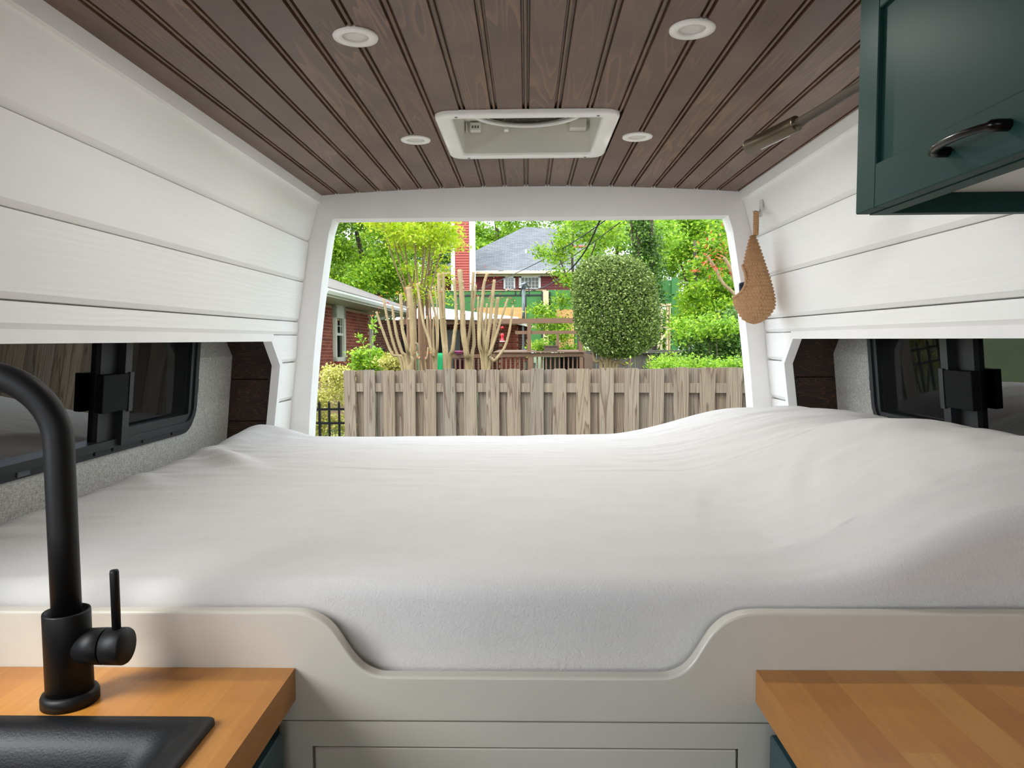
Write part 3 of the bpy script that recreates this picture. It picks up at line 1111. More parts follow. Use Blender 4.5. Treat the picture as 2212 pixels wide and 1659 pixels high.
m.add(V, F, True)
m.build('bowl', M['sink'], sk)
MB().lathe([(0.045, 0.0), (0.045, 0.003), (0.03, 0.001), (0.0, 0.001)], (0, 0, CT - 0.1995), n=24).build('drain', M['black_metal'], sk)

FX, FY = -0.527, 0.783
fa = thing('faucet', 'matte black gooseneck faucet with side lever behind the sink', 'faucet', (FX, FY, CT))
MB().lathe([(0.0300, 0.0005), (0.0300, 0.010), (0.0285, 0.0135), (0.0255, 0.015)], (0, 0, 0), n=40).build('base_ring', M['black_metal'], fa)
MB().lathe([(0.0245, 0.013), (0.0245, 0.106), (0.0240, 0.1075), (0.0215, 0.1075), (0.0215, 0.098), (0.012, 0.098)], (0, 0, 0), n=40).build('body', M['black_metal'], fa)
pts = [(0, 0, 0.096), (0, 0, 0.20), (0, 0, 0.296)]
r = 0.080
for a in np.linspace(0, 180, 25)[1:]:
    pts.append((-r + r * math.cos(math.radians(a)), -0.0, 0.300 + r * math.sin(math.radians(a))))
pts += [(-2 * r, 0, 0.27), (-2 * r, 0, 0.235)]
rot = Matrix.Rotation(math.radians(14), 3, 'Z')
sp = MB().tube([rot @ Vector(p) for p in pts], 0.0155, 24).build('spout', M['black_metal'], fa)
MB().tube([rot @ Vector((-2 * r, 0, 0.236)), rot @ Vector((-2 * r, 0, 0.20))], 0.0168, 24).build('spray_head', M['black_metal'], sp)
MB().lathe([(0.0195, 0.015), (0.0205, 0.043), (0.0195, 0.0435)], (0, 0, 0.066), (1, 0, 0), 32).build('valve_neck', M['black_metal'], fa)
hd = MB().lathe([(0.0185, 0.044), (0.0205, 0.0455), (0.0208, 0.066), (0.0195, 0.0685), (0.0, 0.0685)], (0, 0, 0.066), (1, 0, 0), 32).build('valve_cap', M['black_metal'], fa)
MB().lathe([(0.0048, 0.0), (0.0050, 0.070), (0.0042, 0.0725), (0.0, 0.0725)], (0.057, 0, 0.082), (0, 0, 1), 14).build('lever', M['black_metal'], hd)

# ------------------------------------------------------------------ green wall cabinet
uc = thing('wall_cabinet', 'dark green shaker wall cabinet mounted under the ceiling', 'cabinet', (0, 0, 0))
CX, CY1, CZ = 0.500, 1.103, 1.485
CY0 = 0.30
m = MB()
m.box((CX + 0.021, CY0, CZ), (0.80, CY0 + 0.018, 1.825))
m.box((CX + 0.021, CY1 - 0.018, CZ), (0.80, CY1, 1.825))
m.box((CX + 0.021, CY0 + 0.018, 1.80), (0.78, CY1 - 0.018, 1.825))
m.box((CX + 0.021, CY0 + 0.018, CZ), (CX + 0.045, CY1 - 0.018, CZ + 0.05))
m.box((0.79, CY0 + 0.018, CZ), (0.80, CY1 - 0.018, 1.82))
m.build('carcass', M['green_paint'], uc)
MB().box((CX + 0.045, CY0 + 0.018, CZ + 0.030), (0.79, CY1 - 0.018, CZ + 0.042)).build('bottom_panel', M['cabinet_under'], uc)
# door: frame and recessed panel
dz0, dz1, dy0, dy1 = CZ + 0.001, 1.822, 0.42, CY1
dr = MB()
fw = 0.058
dr.box((CX, dy1 - fw, dz0), (CX + 0.020, dy1, dz1), 0.0015)
dr.box((CX, dy0, dz0), (CX + 0.020, dy0 + fw, dz1), 0.0015)
dr.box((CX, dy0 + fw, dz0), (CX + 0.020, dy1 - fw, dz0 + fw + 0.004), 0.0015)
dr.box((CX, dy0 + fw, dz1 - fw), (CX + 0.020, dy1 - fw, dz1), 0.0015)
dro = dr.build('door', M['green_paint'], uc)
MB().box((CX + 0.0075, dy0 + fw, dz0 + fw), (CX + 0.014, dy1 - fw, dz1 - fw)).build('door_panel', M['green_paint'], dro)
hp = [(CX + 0.001, 0.868, CZ + 0.034), (CX - 0.016, 0.866, CZ + 0.034), (CX - 0.026, 0.845, CZ + 0.034), (CX - 0.029, 0.815, CZ + 0.034),
      (CX - 0.026, 0.785, CZ + 0.034), (CX - 0.016, 0.764, CZ + 0.034), (CX + 0.001, 0.762, CZ + 0.034)]
MB().tube(catmull(hp, 5), [0.0085] * 6 + [0.0055] * 19 + [0.0085] * 6, 12, squash=0.75).build('handle', M['bronze_dark'], dro)

# ------------------------------------------------------------------ downlights, roof vent, reading light
for (x, y, lab) in ((-0.308, 1.318, 'flush downlight on the sink side, away from the rear door'), (0.297, 1.308, 'flush downlight by the green cabinet, away from the rear door'),
                    (-0.303, 1.985, 'flush downlight beside the roof vent on the sink side'), (0.304, 1.982, 'flush downlight beside the roof vent on the green cabinet side')):
    d = thing('downlight', 'white round ' + lab, 'light', (x, y, ceil_z(x)), 'ceiling downlights')
    MB().lathe([(0.034, 0.012), (0.0405, 0.002), (0.041, -0.001), (0.040, -0.0035), (0.030, -0.0050), (0.026, -0.0042), (0.0235, -0.0015), (0.0232, 0.006)],
               (0, 0, 0), n=40, cap=False).build('trim_ring', M['plastic'], d)
    MB().lathe([(0.0240, 0.0040), (0.0238, -0.0008), (0.012, -0.0014), (0.0, -0.0015)], (0, 0, 0), n=32, cap=False).build('lens', M['led'], d)
    ld = bpy.data.lights.new('downlight_fill_lamp', 'AREA')  # lamp added in the fitting to brighten the interior beyond the sky light
    ld.shape, ld.size, ld.energy, ld.color = 'DISK', 0.042, 1.62, (1.0, 0.975, 0.94)
    lo = bpy.data.objects.new('downlight_fill_lamp', ld)
    COL.objects.link(lo)
    lo.parent = d
    lo.location = (0, 0, -0.0056)

VX, VY, VH, VD = 0.003, 1.962, 0.228, 0.212
vt = thing('roof_vent', 'white square roof vent with round fan screen in the ceiling', 'vent', (VX, VY, 1.850))
m = MB()


def ringloops(m, seq, n=8):
    loops = [[(x, y, z) for x, y in rrect(-a, -b, a, b, r, n)] for a, b, z, r in seq]
    N = len(loops[0])
    V = [p for l in loops for p in l]
    F = []
    for i in range(len(loops) - 1):
        for j in range(N):
            F.append((i * N + j, i * N + (j + 1) % N, (i + 1) * N + (j + 1) % N, (i + 1) * N + j))
    m.add(V, F, True)


ringloops(m, [(VH, VD, 0.004, 0.04), (VH, VD, -0.004, 0.04), (VH - 0.006, VD - 0.006, -0.009, 0.036), (VH - 0.034, VD - 0.028, -0.009, 0.014),
              (VH - 0.040, VD - 0.034, -0.007, 0.012), (VH - 0.042, VD - 0.036, 0.0, 0.012)])
m.build('flange', M['plastic'], vt)
m = MB()
ringloops(m, [(VH - 0.041, VD - 0.035, -0.004, 0.012), (VH - 0.048, VD - 0.041, 0.112, 0.012)])
m.build('recess', M['plastic_in'], vt)
# plate with a round hole, ring and screen above
m = MB()
n = 64
V, F = [], []
for kx in range(n):
    a = 2 * PI * kx / n
    c_, s_ = math.cos(a), math.sin(a)
    V.append((0.168 * c_, 0.150 * s_, 0.086))
    t = max(abs(c_), abs(s_))
    V.append((0.182 * c_ / t, 0.170 * s_ / t, 0.086))
for kx in range(n):
    j = (kx + 1) % n
    F.append((2 * kx, 2 * j, 2 * j + 1, 2 * kx + 1))
m.add(V, F)
m.build('plate', M['plastic_in'], vt, fix=False)
m = MB()
ring_pts = [(0.160 * math.cos(a), 0.152 * math.sin(a) , 0.072) for a in np.linspace(0, 2 * PI, 65)]
m.tube(ring_pts, 0.0065, 10, caps=False)
m.build('screen_ring', M['plastic'], vt)
MB().lathe([(0.155, 0.080), (0.0, 0.081)], (0, 0, 0), n=48, cap=False).build('fan_screen', M['fan_screen'], vt)
for sx in (-1, 1):
    for yy in (-1, 1):
        MB().lathe([(0.004, 0.0), (0.004, -0.0012), (0.0, -0.0015)], (sx * (VH - 0.055), yy * (VD - 0.016), -0.0088), n=10).build('screw', M['screw'], vt)
for sx, w_ in ((-0.150, 0.030), (-0.176, 0.002)):
    MB().box((sx - w_ / 2, 0.145, 0.058), (sx + w_ / 2, 0.1695, 0.080)).build('button_panel', M['plastic'], vt)
for bx in (-0.158, -0.150, -0.142):
    MB().box((bx - 0.0025, 0.144, 0.064), (bx + 0.0025, 0.1455, 0.071)).build('button', M['screw'], vt)
MB().box((-0.066, -0.164 + 0.304, 0.058), (-0.054, 0.166, 0.066)).build('clip', M['plastic'], vt)
MB().box((0.125, 0.135, 0.060), (0.172, 0.1695, 0.085)).build('sensor_box', M['plastic_in'], vt)

rl = thing('reading_light', 'brushed bronze gooseneck reading light on the end of the green cabinet', 'lamp', (0.60, CY1, 1.715))
L0 = Vector((0.60, CY1, 1.715))
hs, he = at(1722, 266, 1.44), at(1616, 318, 1.555)
npts = catmull([Vector((0.615, CY1 + 0.012, 1.73)), Vector((0.612, CY1 + 0.07, 1.738)), at(1846, 191, 1.30), at(1780, 232, 1.38), hs + (hs - he).normalized() * 0.002], 6)
MB().tube([p - L0 for p in npts], 0.0088, 14).build('gooseneck', M['neck'], rl)
ax = (he - hs).normalized()
hl = (he - hs).length
head = MB().lathe([(0.0085, -0.012), (0.0085, 0.0), (0.0150, 0.0005), (0.0158, 0.003), (0.0158, hl - 0.002), (0.0148, hl), (0.0130, hl), (0.0125, hl - 0.02), (0.0, hl - 0.02)],
                  hs - L0, ax, 32).build('head', M['bronze'], rl)
side = (Vector((1, 0, 0)) * 0.55 + Vector((0, 0, -1)) * 0.8)
side = (side - ax * side.dot(ax)).normalized()
m = MB()
m.tube([hs - L0 + ax * 0.022 + side * 0.0095, hs - L0 + ax * 0.028 + side * 0.0105, hs - L0 + ax * (hl - 0.030) + side * 0.0105, hs - L0 + ax * (hl - 0.024) + side * 0.0095],
       [0.003, 0.0068, 0.0068, 0.003], 16)
m.build('light_strip', M['led'], head)
MB().lathe([(0.024, 0.001), (0.024, 0.008), (0.012, 0.012), (0.009, 0.02), (0.0, 0.02)], (0.015, 0.0, 0.015), (0, 1, 0), 24).build('mount', M['bronze'], rl)

# ------------------------------------------------------------------ crocheted bag on its hook
hk = at(1633, 461, 2.44)
hook = thing('wall_hook', 'small clear adhesive hook holding the crocheted bag', 'hook', (XC + wz(1.75) - 0.004, hk.y, hk.z))
MB().box((-0.005, -0.012, -0.012), (0.002, 0.012, 0.045), 0.003).build('back_plate', M['clear'], hook)
MB().tube(catmull([(-0.003, 0, 0.016), (-0.010, 0, 0.004), (-0.018, 0, -0.003), (-0.027, 0, 0.002), (-0.030, 0, 0.008)], 4), 0.0022, 8).build('prong', M['clear'], hook)
BX, BYc = hk.x, hk.y
bag = thing('crocheted_bag', 'tan crocheted hanging bag with a side opening, hung beside the rear door', 'bag', (BX, BYc, hk.z))
# strap (two strands twisted)
m = MB()
Ls = 0.075
for ph in (0, PI):
    m.tube([(0.0045 * math.cos(t * 34 + ph), 0.0045 * math.sin(t * 34 + ph) - 0.002, 0.004 - t * Ls) for t in np.linspace(0, 1, 40)], 0.0058, 8)
m.build('strap', M['crochet'], bag)
NR, NC = 150, 200
hgt = 0.300
V, keep = [], []
ctr = lambda t: (-0.010 + 0.022 * t - 0.012 * sm(0.75, 1.0, t), 0.0)
tt = np.linspace(0, 1, NR)
rad = np.interp(tt, [0, .05, .15, .3, .45, .6, .72, .82, .9, .96, 1.0], [.006, .013, .022, .034, .046, .056, .061, .060, .050, .034, .006])
for i, t in enumerate(tt):
    for j in range(NC):
        a = 2 * PI * j / NC
        st = 0.0068 * abs(math.sin(a * 16 + (int(t * 26) % 2) * PI / 2)) ** 0.7 * abs(math.sin(t * 26 * PI)) ** 0.7
        rr = rad[i] + st - 0.004
        x = float(ctr(t)[0]) + rr * 1.0 * math.cos(a)
        y = rr * 0.95 * math.sin(a)
        # pull the lower lip of the opening out towards the doorway
        lip = math.exp(-((t - 0.74) / 0.10) ** 2) * max(0, math.cos(a - 2.85)) ** 2
        x -= 0.016 * lip
        V.append((x, y, -0.072 - t * hgt))
F = []
for i in range(NR - 1):
    for j in range(NC):
        t = tt[i]
        a = 2 * PI * j / NC
        d = math.atan2(math.sin(a - 2.85), math.cos(a - 2.85))
        if 0.34 < t < 0.70 and abs(d) < 0.95 * math.sqrt(max(0, 1 - ((t - 0.52) / 0.18) ** 2)):
            continue
        F.append((i * NC + j, i * NC + (j + 1) % NC, (i + 1) * NC + (j + 1) % NC, (i + 1) * NC + j))
me = MB().add(V, F, True)
bo = me.build('pouch', M['crochet'], bag)
so = bo.modifiers.new('thickness', 'SOLIDIFY'); so.thickness = 0.005; so.offset = -1
# rim of the opening
rim = []
for w in np.linspace(0, 2 * PI, 49):
    t = 0.52 + 0.18 * math.sin(w)
    d = 0.95 * math.cos(w)
    a = 2.85 + d
    rr = float(np.interp(t, tt, rad)) + 0.001
    lip = math.exp(-((t - 0.74) / 0.10) ** 2) * max(0, math.cos(a - 2.85)) ** 2
    rim.append((float(ctr(t)[0]) + rr * math.cos(a) - 0.016 * lip, rr * 0.95 * math.sin(a), -0.072 - t * hgt))
MB().tube(rim, [0.0040 + 0.0012 * abs(math.sin(i * 1.3)) for i in range(49)], 8, caps=False).build('rim', M['crochet'], bag)
cl = MB()
cl.hexa([(-0.046, -0.020, -0.300), (0.012, -0.022, -0.300), (0.012, 0.022, -0.300), (-0.046, 0.020, -0.300),
         (-0.056, -0.012, -0.238), (-0.004, -0.018, -0.225), (-0.002, 0.018, -0.22), (-0.050, 0.016, -0.230)])
co = cl.build('folded_cloth', M['navy'])
co.location = (BX, BYc, hk.z)
tag(bevel(co, 0.006, 3, 20), 'dark navy folded cloth sticking out of the crocheted bag', 'cloth')

# ------------------------------------------------------------------ outdoors
GZ = -0.70
gr = MB().box((-60, 8.4, GZ - 0.2), (60, 90, GZ)).build('ground', M['lawn'])
tag(gr, 'grassy yard behind and around the van', 'ground', kind='structure')
gr2 = MB().box((-60, -30, GZ - 0.2), (60, 8.4, GZ)).build('bounce_ground', M['concrete'])  # unseen pale ground, added so light bounced into the van is not green
tag(gr2, 'unseen pale ground added below the van to keep bounced light neutral', 'ground', kind='structure')


def leaves_mesh(name, pts, size, mat, parent=None, jitter=0.4, aspect=0.5, seed=1, droop=0.0):
    """one diamond-shaped folded leaf at each point"""
    r = np.random.default_rng(seed)
    n = len(pts)
    d = r.normal(size=(n, 3)); d[:, 2] = d[:, 2] * 0.7 - droop
    d /= np.linalg.norm(d, axis=1)[:, None]
    q = r.normal(size=(n, 3))
    w = np.cross(d, q); w /= np.linalg.norm(w, axis=1)[:, None]
    nn_ = np.cross(d, w)
    L = size * (1 + jitter * (r.random(n) - 0.5) * 2)[:, None]
    Wd = L * aspect * 0.5
    a = pts - d * L * 0.5
    c = pts + d * L * 0.5
    b = pts + w * Wd + nn_ * Wd * 0.35
    e = pts - w * Wd + nn_ * Wd * 0.35
    V = np.stack([a, b, c, e], 1).reshape(-1, 3)
    i = np.arange(n) * 4
    Fc = np.concatenate([np.stack([i, i + 1, i + 2], -1), np.stack([i, i + 2, i + 3], -1)])
    o = link(name, npmesh(name, V, Fc, False), M[mat], parent)
    if parent is not None: o['kind'] = 'stuff'
    return o


def blob_pts(blobs, n, shell=0.45, seed=1, power=2.0):
    r = np.random.default_rng(seed)
    vol = np.array([b[1][0] * b[1][1] * b[1][2] for b in blobs]) ** 0.75
    cnt = (vol / vol.sum() * n).astype(int) + 1
    out = []
    for (c, rd), k_ in zip(blobs, cnt):
        v_ = r.normal(size=(k_, 3))
        if power > 2:
            v_ /= (np.abs(v_) ** power).sum(1)[:, None] ** (1 / power)
        else:
            v_ /= np.linalg.norm(v_, axis=1)[:, None]
        t = 1 - shell * r.random(k_) ** 1.6
        out.append(np.array(c) + v_ * t[:, None] * np.array(rd))
    return np.concatenate(out)


def clusters(blobs, n, size, per, seed):
    """leaf points grouped in small sprays for a broken outline"""
    base_ = blob_pts(blobs, max(1, n // per), 0.9, seed)
    r = np.random.default_rng(seed + 5)
    p = np.repeat(base_, per, 0) + r.normal(size=(len(base_) * per, 3)) * np.array([size, size, size * 0.55])
    return p


def subblobs(px0, py0, px1, py1, Y, depth, k_, seed, rmin=0.14, rmax=0.26):
    """k_ foliage masses filling a region of the view at distance Y"""
    r = random.Random(seed)
    a, b = at(px0, py1, Y), at(px1, py0, Y)
    w, h = b.x - a.x, b.z - a.z
    out = []
    for i in range(k_):
        rr = r.uniform(rmin, rmax) * max(min(w, h), 0.4 * max(w, h))
        out.append(((a.x + w * r.random(), Y + depth * (r.random() - 0.5), a.z + h * r.random()), (rr * 1.25, rr * 1.1, rr * 0.85)))
    return out


def stem_tree(name, label, cat, trunks, foliage, n, size, mat, barkmat, Yb, px, group=None, per=14, spread=None, seed=1, aspect=0.5):
    b = at(px, 800, Yb)
    T = thing(name, label, cat, (b.x, Yb, GZ), group)
    off = Vector((b.x, Yb, GZ))
    for pts_, r0, r1 in trunks:
        cp_ = catmull([Vector(p) - off for p in pts_], 5)
        MB().tube(cp_, list(np.linspace(r0, r1, len(cp_))), 8).build('trunk', M[barkmat], T)
    P = clusters(foliage, n, spread or size * 1.6, per, seed) - np.array(off)
    leaves_mesh('foliage', P, size, mat, T, seed=seed, aspect=aspect)
    return T


# ---- shadow-box fence
fA, fB = at(747, 799, 8.15), at(1608, 793, 6.9)
fd = Vector((fB.x - fA.x, fB.y - fA.y, 0))
flen = fd.length
fd.normalize()
fang = math.atan2(fd.y, fd.x)
fence = thing('privacy_fence', 'weathered wooden shadow-box fence with dog-eared boards behind the van', 'fence', (fA.x, fA.y, GZ))
fence.rotation_euler = (0, 0, fang)
bw, bh = 0.146, 1.0


def fboard(w):
    e = 0.016
    return MB().prism([(-w / 2, 0), (w / 2, 0), (w / 2, 1.70 - e), (w / 2 - e * 1.1, 1.70), (-w / 2 + e * 1.1, 1.70), (-w / 2, 1.70 - e)], 'y', -0.009, 0.009)


fm1 = fboard(0.146).mesh('board'); fm2 = fboard(0.138).mesh('board')
ztop = lambda u: (fA.z + (fB.z - fA.z) * u / flen) - GZ
pitch = 0.2475
nb = int(flen / pitch) + 5
for i in range(nb):
    u = 0.073 + i * pitch
    o = link('board', fm1, M['fence'], fence)
    o.location = (u, -0.030, ztop(u) - 1.70 + random.uniform(-0.008, 0.006))
    o.rotation_euler = (0, random.uniform(-0.006, 0.006), 0)
    o = link('board', fm2, M['fence'], fence)
    o.location = (u + pitch / 2, 0.030, ztop(u) - 1.705 + random.uniform(-0.010, 0.006))
    o.rotation_euler = (0, random.uniform(-0.006, 0.006), 0)
fl_ = nb * pitch
for zz in (0.155, 1.25):
    m = MB()
    m.hexa([(0, -0.02, ztop(0) - zz - 0.095), (fl_, -0.02, ztop(fl_) - zz - 0.095), (fl_, 0.02, ztop(fl_) - zz - 0.095), (0, 0.02, ztop(0) - zz - 0.095),
            (0, -0.02, ztop(0) - zz), (fl_, -0.02, ztop(fl_) - zz), (fl_, 0.02, ztop(fl_) - zz), (0, 0.02, ztop(0) - zz)])
    o = m.build('rail', M['fence'], fence)

# ---- black iron fence left of it
iA = at(640, 868, 8.5)
iron = thing('iron_fence', 'black iron picket fence beside the wooden fence', 'fence', (iA.x, 8.5, GZ))
i1 = at(744, 868, 8.5).x - iA.x
for py in (884, 914):
    z = at(700, py, 8.5).z - GZ
    MB().box((0, -0.014, z - 0.013), (i1, 0.014, z + 0.013)).build('rail', M['iron'], iron)
pk = MB()
zt_ = at(700, 868, 8.5).z - GZ
pk.box((-0.011, -0.011, 0), (0.011, 0.011, zt_ - 0.02))
pk.add([(-0.013, -0.013, zt_ - 0.02), (0.013, -0.013, zt_ - 0.02), (0.013, 0.013, zt_ - 0.02), (-0.013, 0.013, zt_ - 0.02), (0, 0, zt_ + 0.015)],
       [(0, 1, 4), (1, 2, 4), (2, 3, 4), (3, 0, 4), (0, 3, 2, 1)])
pkm = pk.mesh('picket')
for i in range(6):
    o = link('picket', pkm, M['iron'], iron)
    o.location = (at(647 + 21.3 * i, 880, 8.5).x - iA.x, 0, 0)


def shrub(name, label, px0, py0, px1, py1, Y, n, size, mat, k_=7, seed=1, depth=0.6, per=8, bottom=GZ, stemmat='grey_bark', group=None, aspect=0.5):
    b = at((px0 + px1) / 2, py1, Y)
    T = thing(name, label, 'shrub', (b.x, Y, GZ), group)
    bl = subblobs(px0, py0, px1, py1, Y, depth, k_, seed, 0.22, 0.34)
    off = np.array((b.x, Y, GZ))
    P = clusters(bl, n, size * 1.3, per, seed) - off
    leaves_mesh('foliage', P, size, mat, T, seed=seed, aspect=aspect)
    for q in range(3):
        c = bl[q % len(bl)][0]
        MB().tube([(0.08 * (q - 1), 0, 0), ((c[0] - b.x) * 0.5, (c[1] - Y) * 0.5, (c[2] - GZ) * 0.6), (c[0] - b.x, c[1] - Y, c[2] - GZ)], [0.02, 0.012, 0.006], 6).build('stem', M[stemmat], T)
    return T


shrub('variegated_shrub', 'yellow variegated shrub behind the black iron fence', 650, 800, 735, 945, 9.3, 9000, 0.038, 'leaf_variegated', 16, 3)
shrub('leafy_shrub', 'green leafy shrub against the brick house wall', 768, 762, 820, 800, 10.5, 2600, 0.05, 'leaf_mid', 6, 5, 0.4)
shrub('variegated_shrub', 'pale yellow shrub at the foot of the pruned trunks', 815, 772, 862, 805, 10.0, 2600, 0.042, 'leaf_variegated', 6, 6, 0.4)


def sprig(label, pts_, Y, mat, nleaf, size, seed, group):
    b = at(*pts_[0], Y)
    T = thing('young_shoot', label, 'shoot', (b.x, b.y, GZ), group)
    off = Vector((b.x, b.y, GZ))
    P = [at(x, y, Y) - off for x, y in pts_]
    cp_ = catmull([Vector((0, 0, 0))] + P, 6)
    MB().tube(cp_, list(np.linspace(0.006, 0.002, len(cp_))), 5).build('stem', M['pink_bark'], T)
    r = np.random.default_rng(seed)
    n0 = len(cp_) // 3
    ps = np.array([cp_[int(n0 + (len(cp_) - n0 - 1) * (i / nleaf) ** 0.9)] for i in range(nleaf)]) + r.normal(size=(nleaf, 3)) * size * 0.45
    leaves_mesh('leaves', ps, size, mat, T, seed=seed, aspect=0.45)
    return T


sprig('tall leafy shoot in front of the white downspout', [(800, 795), (803, 745), (808, 705), (806, 690)], 10.3, 'leaf_fresh', 60, 0.075, 11, 'young shoots behind the fence')
sprig('leaning leafy shoot in front of the brick wall', [(800, 790), (790, 755), (778, 730), (768, 722)], 10.2, 'leaf_fresh', 45, 0.06, 12, 'young shoots behind the fence')
sprig('small shoot above the fence near the grey back fence', [(1402, 800), (1402, 785), (1401, 775)], 7.6, 'leaf_fresh', 16, 0.05, 13, 'young shoots behind the fence')
sprig('tiny shoot above the fence below the clipped shrub', [(1362, 800), (1362, 792), (1364, 786)], 7.7, 'leaf_fresh', 9, 0.045, 14, 'young shoots behind the fence')

# ---- brick house at the left
HD = Vector((0.075, 1.0, 0)).normalized()
PHI = math.radians(1.3)
H0 = at(690, 765, 15.4)
house = thing('brick_house', 'red brick house with white eaves and a narrow window', 'house', (H0.x, H0.y, GZ - 0.4))
house.rotation_euler = (0, PHI, math.atan2(HD.y, HD.x))     # local x runs along the wall, local -y faces the viewer


def on_wall(px, py, off=0.0):
    """(along, height) on the wall plane seen at that pixel"""
    nrm = Vector((HD.y, -HD.x, 0))
    p0 = Vector((H0.x, H0.y, 0)) + nrm * off
    d = CROT @ Vector(((px - IW / 2) / FPX, -(py - IH / 2) / FPX, -1.0))
    t = (p0 - CAM).dot(nrm) / d.dot(nrm)
    p = CAM + d * t
    a_, h_ = (p - p0).dot(HD), p.z - (GZ - 0.4)
    return a_ * math.cos(PHI) - h_ * math.sin(PHI), a_ * math.sin(PHI) + h_ * math.cos(PHI)


wa0 = -1.5
wa1 = on_wall(803, 730)[0]
zsoff = on_wall(700, 655)[1]
zb0 = on_wall(760, 800)[1] - 0.2
wx0, wz1_ = on_wall(723, 672)
wx1, wz0_ = on_wall(746, 758)
MB().box((wa0, 0.06, 0), (wa1, 0.4, zsoff)).build('wall_core', M['mortar'], house)
bm_ = MB().box((-0.1015, -0.012, -0.0335), (0.1015, 0.08, 0.0335), 0.003).mesh('brick')
bh_ = MB().box((-0.048, -0.012, -0.0335), (0.048, 0.08, 0.0335), 0.003).mesh('brick')
row = 0
z = zb0
nbr = 0
start = on_wall(690, 730)[0] - 0.1
while z < zsoff - 0.03:
    x = start + (0.107 if row % 2 else 0.0)
    while x < wa1 - 0.1:
        hit = not (x + 0.1 < wx0 - 0.02 or x - 0.1 > wx1 + 0.02 or z < wz0_ - 0.03)
        if not hit:
            o = link('brick', bm_, M['brick'], house); o.location = (x, 0.066, z); nbr += 1
        else:
            for xx in (x - 0.053, x + 0.053):
                if xx + 0.05 < wx0 or xx - 0.05 > wx1:
                    o = link('brick', bh_, M['brick'], house); o.location = (xx, 0.066, z); nbr += 1
        x += 0.213
    z += 0.0775
    row += 1
# window with sill
wn_ = empty('window', ((wx0 + wx1) / 2, 0, (wz0_ + wz1_) / 2)); wn_.parent = house
hwx, hwz = (wx1 - wx0) / 2, (wz1_ - wz0_) / 2 + 0.25
m = MB()
for a, b in (((-hwx, -0.02, -hwz), (-hwx + 0.09, 0.058, hwz)), ((hwx - 0.12, -0.02, -hwz), (hwx, 0.058, hwz)), ((-hwx, -0.02, -hwz), (hwx, 0.058, -hwz + 0.10)),
             ((-hwx, -0.02, hwz - 0.40), (hwx, 0.058, hwz)), ((-hwx + .08, 0.0, -0.10), (hwx - .1, 0.05, -0.04))):
    m.box(a, b)
m.build('window_frame', M['soffit'], wn_)
MB().box((-hwx + 0.05, 0.040, -hwz + 0.05), (hwx - 0.05, 0.045, hwz - 0.1)).build('pane', M['pane_glass'], wn_)
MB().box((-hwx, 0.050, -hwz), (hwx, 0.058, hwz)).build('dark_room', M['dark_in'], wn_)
m = MB()
for zz in (0.12, 0.30): m.box((-hwx + 0.08, 0.025, zz), (hwx - 0.1, 0.039, zz + 0.015))
for xx in (-0.15, 0.15): m.box((xx * hwx * 2, 0.025, -0.06), (xx * hwx * 2 + 0.015, 0.039, hwz - 0.4))
m.build('muntin', M['soffit'], wn_)
for i in range(11):
    o = MB().box((wx0 + 0.05 + i * 0.075, -0.09, wz0_ - 0.36), (wx0 + 0.05 + i * 0.075 + 0.062, 0.08, wz0_ - 0.25), 0.004).build('sill_brick', M['brick'], house)
# eaves, gutter and roof
ex0, ez = on_wall(705, 628, 0.62)
ex1 = wa1 + 2.6
MB().box((wa0, -0.62, zsoff + 0.02), (ex1, 0.5, zsoff + 0.04)).build('soffit', M['soffit'], house)
MB().box((wa0, -0.64, zsoff + 0.02), (ex1, -0.60, zsoff + 0.17)).build('fascia', M['soffit'], house)
MB().prism([(-0.64, zsoff + 0.05), (-0.71, zsoff + 0.06), (-0.75, zsoff + 0.12), (-0.75, zsoff + 0.16), (-0.64, zsoff + 0.16)], 'x', wa0, ex1).build('gutter', M['trim_white'], house)
MB().prism([(-0.72, zsoff + 0.17), (-0.72, zsoff + 0.19), (2.4, zsoff + 0.19 + 3.12 * 0.375), (2.4, zsoff + 0.12 + 3.12 * 0.375)], 'x', wa0, ex1 + 0.3).build('roof', M['roof_brown'], house)
dsx = wa1 + 0.02
MB().box((dsx, -0.02, 0), (dsx + 0.10, 0.06, zsoff - 0.35), 0.02).build('downspout', M['soffit'], house)
MB().tube(catmull([(dsx + 0.05, 0.02, zsoff - 0.36), (dsx + 0.1, -0.1, zsoff - 0.2), (dsx + 0.9, -0.6, zsoff + 0.06)], 5), 0.045, 10).build('downspout_elbow', M['soffit'], house)
# dead vine on the wall
vn = [on_wall(766, 682), on_wall(770, 690), on_wall(776, 706), on_wall(775, 722)]
MB().tube(catmull([(a, -0.02, b) for a, b in vn], 5), 0.012, 6).build('dry_vine', M['pink_bark'], house)

# ---- porch of the brick house
porch = thing('porch', 'shaded brick porch with brown beam and white metal roof behind the pruned trunks', 'porch', (at(960, 760, 19).x, 19, GZ - 0.4))
pof = Vector(porch.location)


def pbox(name, px0, py0, px1, py1, Y0, Y1, mat, parent, off, bev=0.0):
    a, b = at(px0, py1, Y0), at(px1, py0, Y0)
    return MB().box((a.x - off.x, Y0 - off.y, a.z - off.z), (b.x - off.x, Y1 - off.y, b.z - off.z), bev).build(name, M[mat], parent)


